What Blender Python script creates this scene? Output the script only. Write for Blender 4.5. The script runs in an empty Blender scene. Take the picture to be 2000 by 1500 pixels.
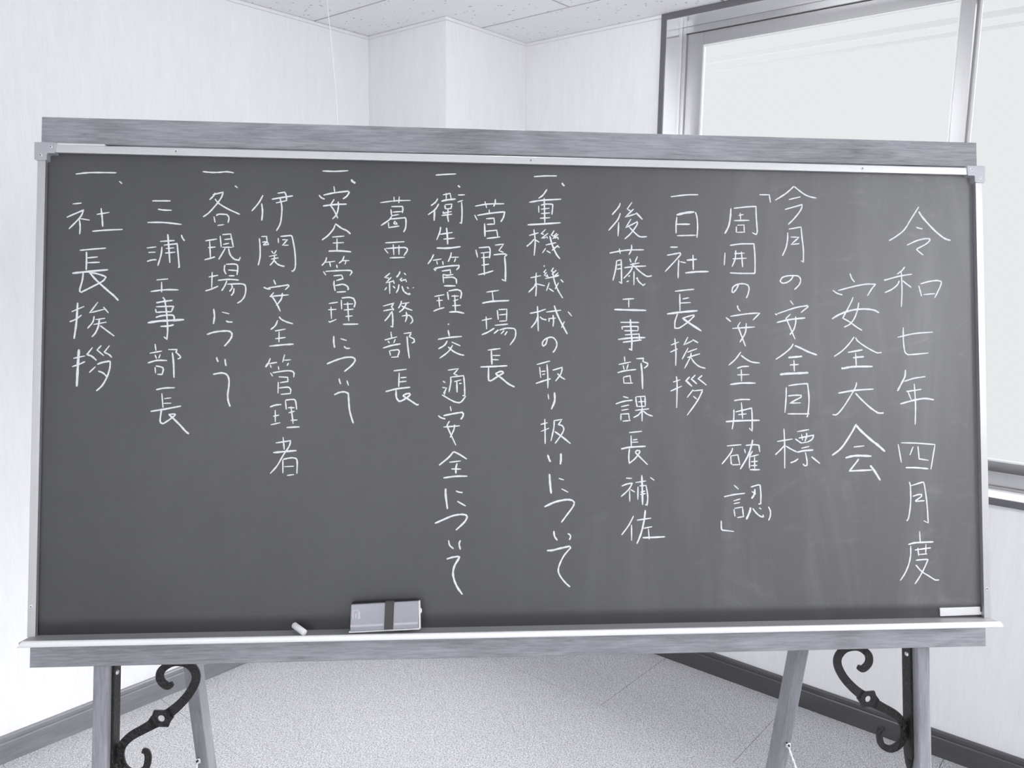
import bpy, bmesh, math, random
from mathutils import Matrix, Vector

sc = bpy.context.scene
COL = sc.collection
random.seed(7)

# ------------------------------------------------------------------ camera, sky, light, exposure
F_PX = 1570.0
cam_d = bpy.data.cameras.new('camera')
cam_d.sensor_fit = 'HORIZONTAL'
cam_d.sensor_width = 36.0
cam_d.lens = 36.0 * F_PX / 2000.0
cam_d.clip_start = 0.02
cam = bpy.data.objects.new('camera', cam_d)
COL.objects.link(cam)
FW = Vector((-0.6355, 0.7574, -0.1499)).normalized()
RT = Vector((0.7648, 0.6441, 0.0121)); RT = (RT - FW * RT.dot(FW)).normalized()
UP = RT.cross(FW)
R3 = Matrix((RT, UP, -FW)).transposed()
cam.matrix_world = Matrix.Translation((0, 0, 1.55)) @ R3.to_4x4()
sc.camera = cam

sc.view_settings.view_transform = 'Standard'
sc.view_settings.look = 'None'
sc.view_settings.gamma = 1.0
sc.view_settings.exposure = 0.0
sc.view_settings.use_curve_mapping = False

world = bpy.data.worlds.new('overcast_sky')
sc.world = world
world.use_nodes = True
bg = world.node_tree.nodes['Background']
bg.inputs['Color'].default_value = (0.815, 0.838, 0.850, 1)
bg.inputs['Strength'].default_value = 1.0

def sun(name, d, energy, angle, color=(1, 1, 1)):
    l = bpy.data.lights.new(name, 'SUN')
    l.energy = energy; l.angle = math.radians(angle); l.color = color
    o = bpy.data.objects.new(name, l); COL.objects.link(o)
    o.rotation_euler = Vector(d).to_track_quat('-Z', 'Y').to_euler()
    return o
def area(name, loc, d, sx, sy, power, color=(1, 1, 1)):
    l = bpy.data.lights.new(name, 'AREA')
    l.shape = 'RECTANGLE'; l.size = sx; l.size_y = sy; l.energy = power; l.color = color
    o = bpy.data.objects.new(name, l); COL.objects.link(o)
    o.location = loc
    o.rotation_euler = Vector(d).to_track_quat('-Z', 'Y').to_euler()
    return o
def point_fill(name, loc, power, radius, color):
    l = bpy.data.lights.new(name, 'POINT'); l.energy = power; l.shadow_soft_size = radius; l.color = color
    o = bpy.data.objects.new(name, l); COL.objects.link(o); o.location = loc
    return o
sun('hazy_sun', (-0.54, -0.55, -0.56), 7.0, 44, (0.985, 0.99, 1.0))
# unseen fill lamps, added out of view to brighten walls, ceiling and board
LC = (0.985, 0.99, 1.0)
point_fill('fill_lamp', (-1.2, 1.45, 2.16), 15, 0.14, LC)
point_fill('fill_lamp', (2.2, 1.1, 2.16), 50, 0.14, LC)
point_fill('fill_lamp', (0.9, -2.4, 2.16), 46, 0.14, LC)
point_fill('fill_lamp', (2.5, -1.6, 2.16), 40, 0.14, LC)

# ------------------------------------------------------------------ helpers
def box(bm, x0, x1, y0, y1, z0, z1, M=None):
    vs = [Vector((x, y, z)) for x in (x0, x1) for y in (y0, y1) for z in (z0, z1)]
    if M is not None: vs = [M @ v for v in vs]
    v = [bm.verts.new(p) for p in vs]
    for f in ((0, 1, 3, 2), (4, 6, 7, 5), (0, 4, 5, 1), (2, 3, 7, 6), (0, 2, 6, 4), (1, 5, 7, 3)):
        bm.faces.new([v[i] for i in f])
def hexa(bm, p):
    """eight points: four of one end ring, four of the other"""
    v = [bm.verts.new(q) for q in p]
    bm.faces.new(v[0:4][::-1]); bm.faces.new(v[4:8])
    for i in range(4):
        j = (i + 1) % 4
        bm.faces.new([v[i], v[j], v[j + 4], v[i + 4]])
def prism(bm, pts, axis, a0, a1, M=None):
    """extrude a 2-D outline along an axis; pts are the other two coordinates in order"""
    def P(p, a):
        q = {'x': (a, p[0], p[1]), 'y': (p[0], a, p[1]), 'z': (p[0], p[1], a)}[axis]
        q = Vector(q)
        return M @ q if M is not None else q
    A = [bm.verts.new(P(p, a0)) for p in pts]
    B = [bm.verts.new(P(p, a1)) for p in pts]
    bm.faces.new(A); bm.faces.new(B[::-1])
    n = len(pts)
    for i in range(n):
        j = (i + 1) % n
        bm.faces.new([A[i], B[i], B[j], A[j]])
def cyl(bm, c, axis, r, h, seg=20, r2=None, M=None):
    """cylinder from c along axis for length h"""
    axis = Vector(axis).normalized(); c = Vector(c)
    q = axis.to_track_quat('Z', 'Y')
    r2 = r if r2 is None else r2
    A = []; B = []
    for i in range(seg):
        t = 2 * math.pi * i / seg
        d = q @ Vector((math.cos(t), math.sin(t), 0))
        a = c + d * r; b = c + d * r2 + axis * h
        if M is not None: a = M @ a; b = M @ b
        A.append(bm.verts.new(a)); B.append(bm.verts.new(b))
    bm.faces.new(A[::-1]); bm.faces.new(B)
    for i in range(seg):
        j = (i + 1) % seg
        bm.faces.new([A[i], A[j], B[j], B[i]])
def tube(bm, pts, r, seg=8):
    pts = [Vector(p) for p in pts]
    rings = []
    n = len(pts)
    ref = Vector((0.3, 0.9, 0.2)).normalized()
    for i, p in enumerate(pts):
        t = (pts[min(i + 1, n - 1)] - pts[max(i - 1, 0)]).normalized()
        a = t.cross(ref).normalized(); b = t.cross(a)
        rr = r[i] if isinstance(r, (list, tuple)) else r
        rings.append([bm.verts.new(p + (a * math.cos(2 * math.pi * k / seg) + b * math.sin(2 * math.pi * k / seg)) * rr) for k in range(seg)])
    for i in range(n - 1):
        for k in range(seg):
            j = (k + 1) % seg
            bm.faces.new([rings[i][k], rings[i][j], rings[i + 1][j], rings[i + 1][k]])
    bm.faces.new(rings[0][::-1]); bm.faces.new(rings[-1])
def catmull(pts, n=6):
    P = [Vector(p) for p in pts]
    if len(P) < 3: return P
    out = []
    Q = [P[0] * 2 - P[1]] + P + [P[-1] * 2 - P[-2]]
    for i in range(1, len(Q) - 2):
        a, b, c, d = Q[i - 1:i + 3]
        for k in range(n):
            t = k / n
            out.append(0.5 * ((2 * b) + (c - a) * t + (2 * a - 5 * b + 4 * c - d) * t * t + (3 * b - a - 3 * c + d) * t ** 3))
    out.append(P[-1])
    return out
def mesh_of(name, bm, mat, smooth=False):
    bmesh.ops.recalc_face_normals(bm, faces=bm.faces)
    me = bpy.data.meshes.new(name); bm.to_mesh(me); bm.free()
    me.materials.append(mat)
    if smooth:
        for p in me.polygons: p.use_smooth = True
    return me
def obj(name, bm, mat, parent=None, bevel=0, smooth=False, label=None, kind=None):
    me = mesh_of(name, bm, mat, smooth)
    o = bpy.data.objects.new(name, me); COL.objects.link(o)
    if parent is not None: o.parent = parent
    if bevel:
        m = o.modifiers.new('bevel', 'BEVEL'); m.width = bevel; m.segments = 2; m.limit_method = 'ANGLE'
        m.angle_limit = math.radians(40)
        if not smooth:
            for p in me.polygons: p.use_smooth = True
            w = o.modifiers.new('normals', 'WEIGHTED_NORMAL'); w.keep_sharp = True
    if label: o['label'] = label
    if kind: o['kind'] = kind
    return o
def empty(name, M, parent=None, label=None, cat=None, group=None):
    o = bpy.data.objects.new(name, None); COL.objects.link(o)
    o.empty_display_size = 0.1
    if parent is not None: o.parent = parent
    o.matrix_local = M
    if label: o['label'] = label
    if cat: o['category'] = cat
    if group: o['group'] = group
    return o
def tag(o, label, cat, group=None):
    o['label'] = label; o['category'] = cat
    if group: o['group'] = group
    return o
def T(x, y, z): return Matrix.Translation((x, y, z))

# ------------------------------------------------------------------ materials
def mat(name, color, rough=0.6, metal=0.0, spec=0.5):
    m = bpy.data.materials.new(name); m.use_nodes = True
    b = m.node_tree.nodes['Principled BSDF']
    b.inputs['Base Color'].default_value = (*color, 1)
    b.inputs['Roughness'].default_value = rough
    b.inputs['Metallic'].default_value = metal
    b.inputs['Specular IOR Level'].default_value = spec
    return m
def nodes(m): return m.node_tree.nodes, m.node_tree.links, m.node_tree.nodes['Principled BSDF']
def coords(m, scale=(1, 1, 1), rot=(0, 0, 0), src='Object'):
    N, L, b = nodes(m)
    tc = N.new('ShaderNodeTexCoord'); mp = N.new('ShaderNodeMapping')
    mp.inputs['Scale'].default_value = scale; mp.inputs['Rotation'].default_value = rot
    L.new(tc.outputs[src], mp.inputs['Vector'])
    return mp.outputs['Vector']
def noise(m, vec, scale, detail=4, rough=0.55, dist=0.0):
    N, L, b = nodes(m)
    n = N.new('ShaderNodeTexNoise')
    n.inputs['Scale'].default_value = scale; n.inputs['Detail'].default_value = detail
    n.inputs['Roughness'].default_value = rough; n.inputs['Distortion'].default_value = dist
    L.new(vec, n.inputs['Vector'])
    return n.outputs['Fac']
def ramp(m, fac, stops, interp='LINEAR'):
    N, L, b = nodes(m)
    r = N.new('ShaderNodeValToRGB'); r.color_ramp.interpolation = interp
    e = r.color_ramp.elements
    while len(e) < len(stops): e.new(0.5)
    for i, (p, c) in enumerate(stops):
        e[i].position = p
        e[i].color = (c, c, c, 1) if isinstance(c, (int, float)) else (*c, 1)
    L.new(fac, r.inputs['Fac'])
    return r.outputs['Color']
def mix(m, fac, a, b_, mode='MIX'):
    N, L, b = nodes(m)
    x = N.new('ShaderNodeMix'); x.data_type = 'RGBA'; x.blend_type = mode
    def put(s, v):
        if isinstance(v, (int, float)): s.default_value = v
        elif isinstance(v, tuple): s.default_value = (*v, 1)
        else: L.new(v, s)
    put(x.inputs[0], fac); put(x.inputs[6], a); put(x.inputs[7], b_)
    return x.outputs[2]
def math_(m, op, a, b_=None, clamp=False):
    N, L, b = nodes(m)
    x = N.new('ShaderNodeMath'); x.operation = op; x.use_clamp = clamp
    for i, v in enumerate((a, b_)):
        if v is None: continue
        if isinstance(v, (int, float)): x.inputs[i].default_value = v
        else: L.new(v, x.inputs[i])
    return x.outputs[0]
def setc(m, sock, what='Base Color'):
    N, L, b = nodes(m); L.new(sock, b.inputs[what])
def bump(m, h, strength, dist=0.002):
    N, L, b = nodes(m)
    x = N.new('ShaderNodeBump'); x.inputs['Strength'].default_value = strength; x.inputs['Distance'].default_value = dist
    L.new(h, x.inputs['Height']); L.new(x.outputs[0], b.inputs['Normal'])
def tint(v, t=0.012): return (v * (1 - t * 0.6), v * (1 - t * 0.5), v * (1 + t))

def wallpaper():
    m = mat('wallpaper', tint(0.80), 0.8, 0, 0.25)
    v = coords(m, (260, 260, 16))
    n = noise(m, v, 1.0, 4, 0.6)
    v2 = coords(m, (34, 34, 5)); n2 = noise(m, v2, 1.0, 3, 0.6)
    c = ramp(m, n, [(0.25, tint(0.86)), (0.75, tint(0.92))])
    c2 = ramp(m, n2, [(0.3, 0.965), (0.7, 1.0)])
    setc(m, mix(m, 1.0, c, c2, 'MULTIPLY'))
    bump(m, n, 0.25, 0.0015)
    return m
def wood(name, axis, lo, hi, rough=0.42):
    m = mat(name, tint((lo + hi) / 2), rough, 0, 0.75)
    s = {'x': (15, 240, 240), 'y': (240, 15, 240), 'z': (240, 240, 15)}[axis]
    v = coords(m, s); n = noise(m, v, 1.0, 6, 0.65, 0.4)
    s3 = {'x': (45, 620, 620), 'y': (620, 45, 620), 'z': (620, 620, 45)}[axis]
    v3 = coords(m, s3); n3 = noise(m, v3, 1.0, 3, 0.7)
    s2 = {'x': (6, 22, 22), 'y': (22, 6, 22), 'z': (22, 22, 6)}[axis]
    v2 = coords(m, s2); n2 = noise(m, v2, 1.0, 3, 0.5, 0.6)
    f = math_(m, 'ADD', math_(m, 'MULTIPLY', n, 0.42), math_(m, 'ADD', math_(m, 'MULTIPLY', n2, 0.38), math_(m, 'MULTIPLY', n3, 0.2)))
    setc(m, ramp(m, f, [(0.33, tint(lo, .06)), (0.5, tint((lo + hi) * .5, .06)), (0.66, tint(hi, .06))]))
    bump(m, math_(m, 'ADD', n, n3), 0.15, 0.0008)
    return m
def carpet():
    m = mat('loop_pile_carpet', tint(0.6), 0.95, 0, 0.1)
    v = coords(m, (1, 1, 1), (0, 0, 0.3)); N, L, b = nodes(m)
    v = coords(m, (170, 330, 200), (0, 0, 0.62)); n = noise(m, v, 1.0, 3, 0.7, 0.3)
    v2 = coords(m, (380, 150, 200), (0, 0, 0.9)); n2 = noise(m, v2, 1.0, 2, 0.7, 0.2)
    v3 = coords(m, (30, 30, 30)); n3 = noise(m, v3, 1.0, 3, 0.6)
    f = math_(m, 'ADD', math_(m, 'MULTIPLY', n, 0.5), math_(m, 'MULTIPLY', n2, 0.5))
    c = ramp(m, f, [(0.36, tint(0.14, .03)), (0.46, tint(0.43, .03)), (0.58, tint(0.76, .02))])
    c3 = ramp(m, n3, [(0.35, 0.93), (0.65, 1.0)])
    setc(m, mix(m, 1.0, c, c3, 'MULTIPLY'))
    bump(m, f, 0.6, 0.004)
    return m
def ceiling_mat():
    m = mat('pitted_ceiling_board', tint(0.82), 0.85, 0, 0.2)
    N, L, b = nodes(m)
    v = coords(m, (34, 62, 34), (0, 0, 0.5))
    vo = N.new('ShaderNodeTexVoronoi'); vo.inputs['Scale'].default_value = 1.0; vo.inputs['Randomness'].default_value = 1.0
    L.new(v, vo.inputs['Vector'])
    n = noise(m, coords(m, (14, 14, 14)), 1.0, 2)
    th = math_(m, 'MULTIPLY', n, 0.34)
    hit = math_(m, 'LESS_THAN', vo.outputs['Distance'], th)
    rnd = N.new('ShaderNodeSeparateColor'); L.new(vo.outputs['Color'], rnd.inputs[0])
    hit = math_(m, 'MULTIPLY', hit, math_(m, 'GREATER_THAN', rnd.outputs[0], 0.55))
    fine = noise(m, coords(m, (70, 130, 70), (0, 0, 0.2)), 1.0, 3, 0.7)
    base = ramp(m, fine, [(0.3, tint(0.90)), (0.5, tint(0.95))])
    setc(m, mix(m, hit, base, tint(0.46)))
    bump(m, math_(m, 'SUBTRACT', fine, hit), 0.3, 0.002)
    return m
def board_mat():
    m = mat('chalkboard_green_grey', tint(0.085), 0.46, 0, 0.75)
    N, L, b = nodes(m)
    base = 0.033
    # chalk residue that follows old wiping strokes
    tc = N.new('ShaderNodeTexCoord'); sx = N.new('ShaderNodeSeparateXYZ'); L.new(tc.outputs['Object'], sx.inputs[0])
    big = noise(m, coords(m, (1.6, 1.1, 1)), 1.0, 4, 0.6, 0.8)
    vert = noise(m, coords(m, (7, 0.9, 1), (0, 0, 0.06)), 1.0, 5, 0.62, 1.9)
    swirl = noise(m, coords(m, (4, 6, 1)), 1.0, 6, 0.7, 2.5)
    fine = noise(m, coords(m, (60, 60, 1)), 1.0, 4, 0.7)
    d1 = ramp(m, vert, [(0.48, 0.0), (0.78, 1.0)])
    d2 = ramp(m, swirl, [(0.56, 0.0), (0.82, 1.0)])
    d3 = ramp(m, big, [(0.3, 0.0), (0.75, 1.0)])
    # window glare painted in: lighter to the right, over real chalk residue
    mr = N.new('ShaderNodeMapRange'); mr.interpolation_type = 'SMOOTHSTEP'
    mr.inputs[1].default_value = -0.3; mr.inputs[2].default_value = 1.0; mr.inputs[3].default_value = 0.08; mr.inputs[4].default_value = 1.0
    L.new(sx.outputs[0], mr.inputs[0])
    dust_glare = math_(m, 'ADD', math_(m, 'MULTIPLY', d1, 0.06), math_(m, 'MULTIPLY', d2, 0.085))
    dust_glare = math_(m, 'MULTIPLY', dust_glare, mr.outputs[0])
    dust_glare = math_(m, 'ADD', dust_glare, math_(m, 'MULTIPLY', d3, 0.02))
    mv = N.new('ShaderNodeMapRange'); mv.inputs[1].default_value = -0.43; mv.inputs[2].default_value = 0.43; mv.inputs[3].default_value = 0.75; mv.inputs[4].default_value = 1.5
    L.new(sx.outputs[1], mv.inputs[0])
    dust_glare = math_(m, 'ADD', dust_glare, math_(m, 'MULTIPLY', math_(m, 'MULTIPLY', mr.outputs[0], mv.outputs[0]), 0.085))  # glare at the upper right, added as colour
    dust_glare = math_(m, 'ADD', dust_glare, math_(m, 'MULTIPLY', fine, 0.012))
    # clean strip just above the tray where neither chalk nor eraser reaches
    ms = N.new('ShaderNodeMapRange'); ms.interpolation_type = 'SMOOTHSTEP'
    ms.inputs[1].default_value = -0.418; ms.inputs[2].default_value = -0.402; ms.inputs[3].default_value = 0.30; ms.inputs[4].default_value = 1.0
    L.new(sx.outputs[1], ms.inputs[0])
    tot = math_(m, 'MULTIPLY', math_(m, 'ADD', dust_glare, base), ms.outputs[0])
    cc = N.new('ShaderNodeCombineColor')
    L.new(math_(m, 'MULTIPLY', tot, 0.985), cc.inputs[0]); L.new(math_(m, 'MULTIPLY', tot, 0.99), cc.inputs[1]); L.new(math_(m, 'MULTIPLY', tot, 1.035), cc.inputs[2])
    setc(m, cc.outputs[0])
    bump(m, fine, 0.05, 0.0004)
    return m
def chalk_mat():
    m = mat('white_chalk', (0.86, 0.865, 0.90), 0.95, 0, 0.1)
    n = noise(m, coords(m, (700, 700, 700)), 1.0, 3, 0.7)
    setc(m, ramp(m, n, [(0.30, (0.55, 0.555, 0.58)), (0.48, (0.88, 0.885, 0.915))]))
    bump(m, n, 0.5, 0.0006)
    return m
def iron():
    m = mat('hammered_black_iron', tint(0.010), 0.38, 0, 0.45)
    n = noise(m, coords(m, (150, 150, 150)), 1.0, 3, 0.6, 0.4)
    bump(m, n, 0.9, 0.004)
    return m
def brushed(name, v, rough, metal=1.0, axis='x'):
    m = mat(name, tint(v), rough, metal)
    s = {'x': (3, 500, 500), 'y': (500, 3, 500), 'z': (500, 500, 3)}[axis]
    n = noise(m, coords(m, s), 1.0, 3, 0.6)
    setc(m, ramp(m, n, [(0.3, tint(v * 0.93)), (0.7, tint(v))]))
    return m
def glass_mat():
    m = bpy.data.materials.new('wired_glass'); m.use_nodes = True
    N = m.node_tree.nodes; L = m.node_tree.links
    N.remove(N['Principled BSDF'])
    out = N['Material Output']
    tr = N.new('ShaderNodeBsdfTransparent'); gl = N.new('ShaderNodeBsdfGlossy'); gl.inputs['Roughness'].default_value = 0.3
    fr = N.new('ShaderNodeFresnel'); fr.inputs['IOR'].default_value = 1.05
    mx = N.new('ShaderNodeMixShader')
    # fine diamond wires cast into the pane
    tc = N.new('ShaderNodeTexCoord'); mp = N.new('ShaderNodeMapping'); mp.inputs['Rotation'].default_value = (0, math.radians(45), 0)
    L.new(tc.outputs['Object'], mp.inputs['Vector'])
    sp = N.new('ShaderNodeSeparateXYZ'); L.new(mp.outputs[0], sp.inputs[0])
    hits = []
    for k in (0, 2):
        a = N.new('ShaderNodeMath'); a.operation = 'MODULO'; a.inputs[1].default_value = 0.03
        ad = N.new('ShaderNodeMath'); ad.operation = 'ADD'; ad.inputs[1].default_value = 30.0
        L.new(sp.outputs[k], ad.inputs[0]); L.new(ad.outputs[0], a.inputs[0])
        c = N.new('ShaderNodeMath'); c.operation = 'LESS_THAN'; c.inputs[1].default_value = 0.0012
        L.new(a.outputs[0], c.inputs[0]); hits.append(c.outputs[0])
    mxx = N.new('ShaderNodeMath'); mxx.operation = 'MAXIMUM'; L.new(hits[0], mxx.inputs[0]); L.new(hits[1], mxx.inputs[1])
    cm = N.new('ShaderNodeMix'); cm.data_type = 'RGBA'
    cm.inputs[6].default_value = (0.995, 0.995, 0.995, 1); cm.inputs[7].default_value = (0.99, 0.99, 0.992, 1)
    L.new(mxx.outputs[0], cm.inputs[0]); L.new(cm.outputs[2], tr.inputs['Color'])
    L.new(fr.outputs[0], mx.inputs[0]); L.new(tr.outputs[0], mx.inputs[1]); L.new(gl.outputs[0], mx.inputs[2])
    L.new(mx.outputs[0], out.inputs['Surface'])
    return m

M_WALL = wallpaper(); M_CEIL = ceiling_mat(); M_CARPET = carpet()
M_BACK = mat('plaster_backing', tint(0.55), 0.9)
M_JOINT = mat('painted_joint_shade', tint(0.52), 0.9)  # shade along the ceiling panel joints, painted as grey chamfers
M_WHITE = mat('white_moulding', tint(0.84), 0.5)
M_WX = wood('beam_wood_grain_along', 'x', 0.15, 0.46)
M_WY = wood('leg_wood_grain_along', 'y', 0.19, 0.44)
M_WZ = wood('rear_leg_wood', 'z', 0.17, 0.36)
M_BASEX = wood('baseboard_wood_x_shaded', 'x', 0.05, 0.09, 0.35)  # same wood as the left baseboard, window-wall shade painted in darker
M_BASEY = wood('baseboard_wood_y', 'y', 0.16, 0.26, 0.35)
M_CASE = wood('window_casing_wood', 'z', 0.10, 0.15, 0.35)
M_CASEX = wood('window_casing_wood_x', 'x', 0.10, 0.15, 0.35)
M_LINER = mat('bright_reveal_metal', tint(0.90), 0.14, 0.75, 0.8)
M_ALUW = brushed('window_aluminium', 0.50, 0.38, 1.0, 'z')
M_ALU = brushed('frame_aluminium', 0.70, 0.42, 0.75, 'x')
M_ALUY = brushed('frame_aluminium_upright', 0.60, 0.42, 0.75, 'y')
M_CORNER = mat('grey_cast_corner', tint(0.50, .05), 0.45, 0.3)
M_TRAY = brushed('tray_aluminium', 0.50, 0.5, 0.45, 'x')
M_LIP = mat('tray_lip_white_aluminium', tint(0.90), 0.4, 0.1)
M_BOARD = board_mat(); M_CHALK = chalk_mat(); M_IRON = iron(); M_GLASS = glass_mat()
M_PLASTIC_W = mat('white_plastic', tint(0.86), 0.45)
M_STEEL = mat('bright_rivet', tint(0.9), 0.25, 0.6)
M_DARK = mat('dark_hole', tint(0.02), 0.6)
M_ERASER = mat('eraser_grey_plastic', tint(0.36, .08), 0.22, 0, 0.6)
M_ERASER_EDGE = mat('eraser_pale_edge', tint(0.78), 0.4)
M_FELT = mat('eraser_black_felt', tint(0.02), 0.95)
M_STRAP = mat('eraser_black_strap', tint(0.02), 0.35)
M_CORD = mat('white_cord', tint(0.85), 0.8)
M_EAVE = mat('pale_painted_steel', tint(0.82), 0.5)
M_STRING = mat('ceiling_pull_cord', tint(0.88), 0.5)

# ------------------------------------------------------------------ room shell
XL, YB, XR, YF, ZC = -2.665, 2.712, 3.6, -3.4, 2.445      # left wall, window wall, right, front (behind camera), ceiling
PX, PY = -2.220, 2.242                                     # pillar corner
WX0, WX1, WZ0, WZ1 = -1.559, 2.30, 0.873, 2.4226           # window opening

bm = bmesh.new(); box(bm, XL - .15, XR + .15, YF - .15, YB + .25, -0.12, -0.008)
floor = obj('floor', bm, M_BACK, kind='structure')
tile = bmesh.new(); box(tile, 0.00025, 0.49975, 0.00025, 0.49975, -0.008, 0.0)
tme = mesh_of('carpet_tile', tile, M_CARPET)
x0, y0 = -1.95 - 2 * 0.5, 1.74 - 11 * 0.5
ix = 0
for i in range(14):
    for j in range(14):
        ax, ay = x0 + i * .5, y0 + j * .5
        cx0, cx1 = max(ax, XL), min(ax + .5, XR); cy0, cy1 = max(ay, YF), min(ay + .5, YB)
        if cx1 - cx0 < 0.02 or cy1 - cy0 < 0.02: continue
        if cx1 - cx0 > 0.499 and cy1 - cy0 > 0.499:
            o = bpy.data.objects.new('carpet_tile', tme)
            o.location = (ax, ay, random.uniform(-0.0004, 0.0004))
        else:
            b = bmesh.new(); box(b, cx0 - ax + .0008, cx1 - ax - .0008, cy0 - ay + .0008, cy1 - ay - .0008, -0.008, 0)
            o = bpy.data.objects.new('carpet_tile', mesh_of('carpet_tile', b, M_CARPET)); o.location = (ax, ay, 0)
        COL.objects.link(o); o.parent = floor

bm = bmesh.new(); box(bm, XL - .15, XR + .15, YF - .15, YB + .25, ZC + 0.010, ZC + 0.12)
ceil = obj('ceiling', bm, M_BACK, kind='structure')
def ctile(sx, sy):
    b = bmesh.new()
    g, c, t = 0.0008, 0.0034, 0.010
    lo = [(g, g), (sx - g, g), (sx - g, sy - g), (g, sy - g)]
    li = [(g + c, g + c), (sx - g - c, g + c), (sx - g - c, sy - g - c), (g + c, sy - g - c)]
    A = [b.verts.new((x, y, t)) for x, y in lo]; B = [b.verts.new((x, y, c)) for x, y in lo]; D = [b.verts.new((x, y, 0)) for x, y in li]
    b.faces.new(A); b.faces.new(D[::-1])
    for k in range(4):
        l = (k + 1) % 4
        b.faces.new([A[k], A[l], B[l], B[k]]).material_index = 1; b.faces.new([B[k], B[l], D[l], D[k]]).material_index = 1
    return b
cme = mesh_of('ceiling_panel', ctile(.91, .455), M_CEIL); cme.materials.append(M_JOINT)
r = 0
yy = 1.976 - 12 * .455
while yy < YB:
    xx = -1.795 - .91 + (0.455 if r % 2 else 0) - .91
    while xx < XR:
        cx0, cx1 = max(xx, XL), min(xx + .91, XR); cy0, cy1 = max(yy, YF), min(yy + .455, YB)
        if cx1 - cx0 > .02 and cy1 - cy0 > .02:
            if cx1 - cx0 > .909 and cy1 - cy0 > .454: o = bpy.data.objects.new('ceiling_panel', cme)
            else:
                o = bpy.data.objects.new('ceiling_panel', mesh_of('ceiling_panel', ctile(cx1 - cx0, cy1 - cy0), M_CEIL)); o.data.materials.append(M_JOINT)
            o.location = (cx0, cy0, ZC + random.uniform(0, .0006)); COL.objects.link(o); o.parent = ceil
        xx += .91
    yy += .455; r += 1

bm = bmesh.new(); box(bm, XL - .12, XL, YF, YB + .2, -0.008, ZC + .01); obj('wall_left', bm, M_WALL, kind='structure')
bm = bmesh.new()
box(bm, XL, WX0 - .012, YB, YB + .2, -0.008, ZC + .01); box(bm, WX1 + .012, XR, YB, YB + .2, -0.008, ZC + .01)
box(bm, WX0 - .012, WX1 + .012, YB, YB + .2, -0.008, WZ0 - .012); box(bm, WX0 - .012, WX1 + .012, YB, YB + .2, WZ1 + .012, ZC + .01)
obj('wall_back', bm, M_WALL, kind='structure')
RY0, RY1 = -.30, 2.30                                      # unseen window added in the right-hand wall for glare on the board
bm = bmesh.new()
for q in ((YF, RY0, -.008, ZC + .01), (RY1, YB + .2, -.008, ZC + .01), (RY0, RY1, -.008, WZ0), (RY0, RY1, WZ1, ZC + .01)): box(bm, XR, XR + .12, *q)
obj('wall_right', bm, M_WALL, kind='structure')
bm = bmesh.new(); box(bm, XL - .12, XR + .12, YF - .12, YF, -0.008, ZC + .01); obj('wall_front', bm, M_WALL, kind='structure')
bm = bmesh.new(); box(bm, XL, PX, PY, YB, -0.008, ZC + .009); obj('wall_pillar', bm, M_WALL, kind='structure', bevel=.002)

# ceiling mouldings (slim white cove strips)
def strip(name, x0, x1, y0, y1, z0, z1, m):
    b = bmesh.new(); box(b, x0, x1, y0, y1, z0, z1); return obj(name, b, m, kind='structure', bevel=.002)
h = .012; t = .008
strip('trim_1', XL, XL + t, YF, PY, ZC - h, ZC, M_WHITE)
strip('trim_2', XL + t, PX + t, PY - t, PY, ZC - h, ZC, M_WHITE)
strip('trim_3', PX, PX + t, PY, YB, ZC - h, ZC, M_WHITE)
strip('trim_4', PX + t, WX0 - .021, YB - t, YB, ZC - h, ZC, M_WHITE)
# baseboards with a thin stepped cap
def baseb(name, x0, x1, y0, y1, nx, ny, m):
    b = bmesh.new()
    th, th2, H = .012, .008, .086
    pr = [(0, 0), (th, 0), (th, H - .024), (th - .003, H - .021), (th - .003, H - .018), (th, H - .015), (th, H - .004), (th - .003, H), (0, H)]
    if nx:   # board runs along y, faces +x
        prism(b, [(x0 + p[0] * nx, p[1]) for p in pr], 'y', y0, y1)
    else:
        prism(b, [(y0 + p[0] * ny, p[1]) for p in pr], 'x', x0, x1)
    return obj(name, b, m, kind='structure')
baseb('baseboard_left', XL, XL, YF, PY, 1, 0, M_BASEY)
baseb('baseboard_pillar', XL + .012, PX + .012, PY, PY, 0, -1, M_BASEX)
baseb('baseboard_niche', PX, PX, PY, YB, 1, 0, M_BASEY)
baseb('baseboard_back', PX + .012, XR, YB, YB, 0, -1, M_BASEX)

# ------------------------------------------------------------------ window
win = empty('window_1', T(0, 0, 0)); win['kind'] = 'structure'
yf = YB - .012     # casing face stands proud of the wallpaper
yj = 2.822
def wpart(name, m, boxes, parent=win, bevel=.0012, label=None):
    b = bmesh.new()
    for q in boxes: box(b, *q)
    return obj(name, b, m, parent, bevel=bevel, label=label)
# wooden casing: stiles, head, sill edge
c = .0205
wpart('casing', M_CASE, [(WX0 - c, WX0, yf, YB + .02, WZ0 - .022, ZC - .0005)], label='dark wooden casing on the left jamb')
wpart('casing', M_CASE, [(WX1, WX1 + c, yf, YB + .02, WZ0 - .022, ZC - .0005)])
wpart('casing', M_CASEX, [(WX0, WX1, yf, YB + .02, WZ1, ZC - .0005)], label='dark wooden head casing under the ceiling')
wpart('casing', M_CASEX, [(WX0, WX1, yf, YB + .02, WZ0 - .022, WZ0 - .0005)], label='dark wooden sill edge')
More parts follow.
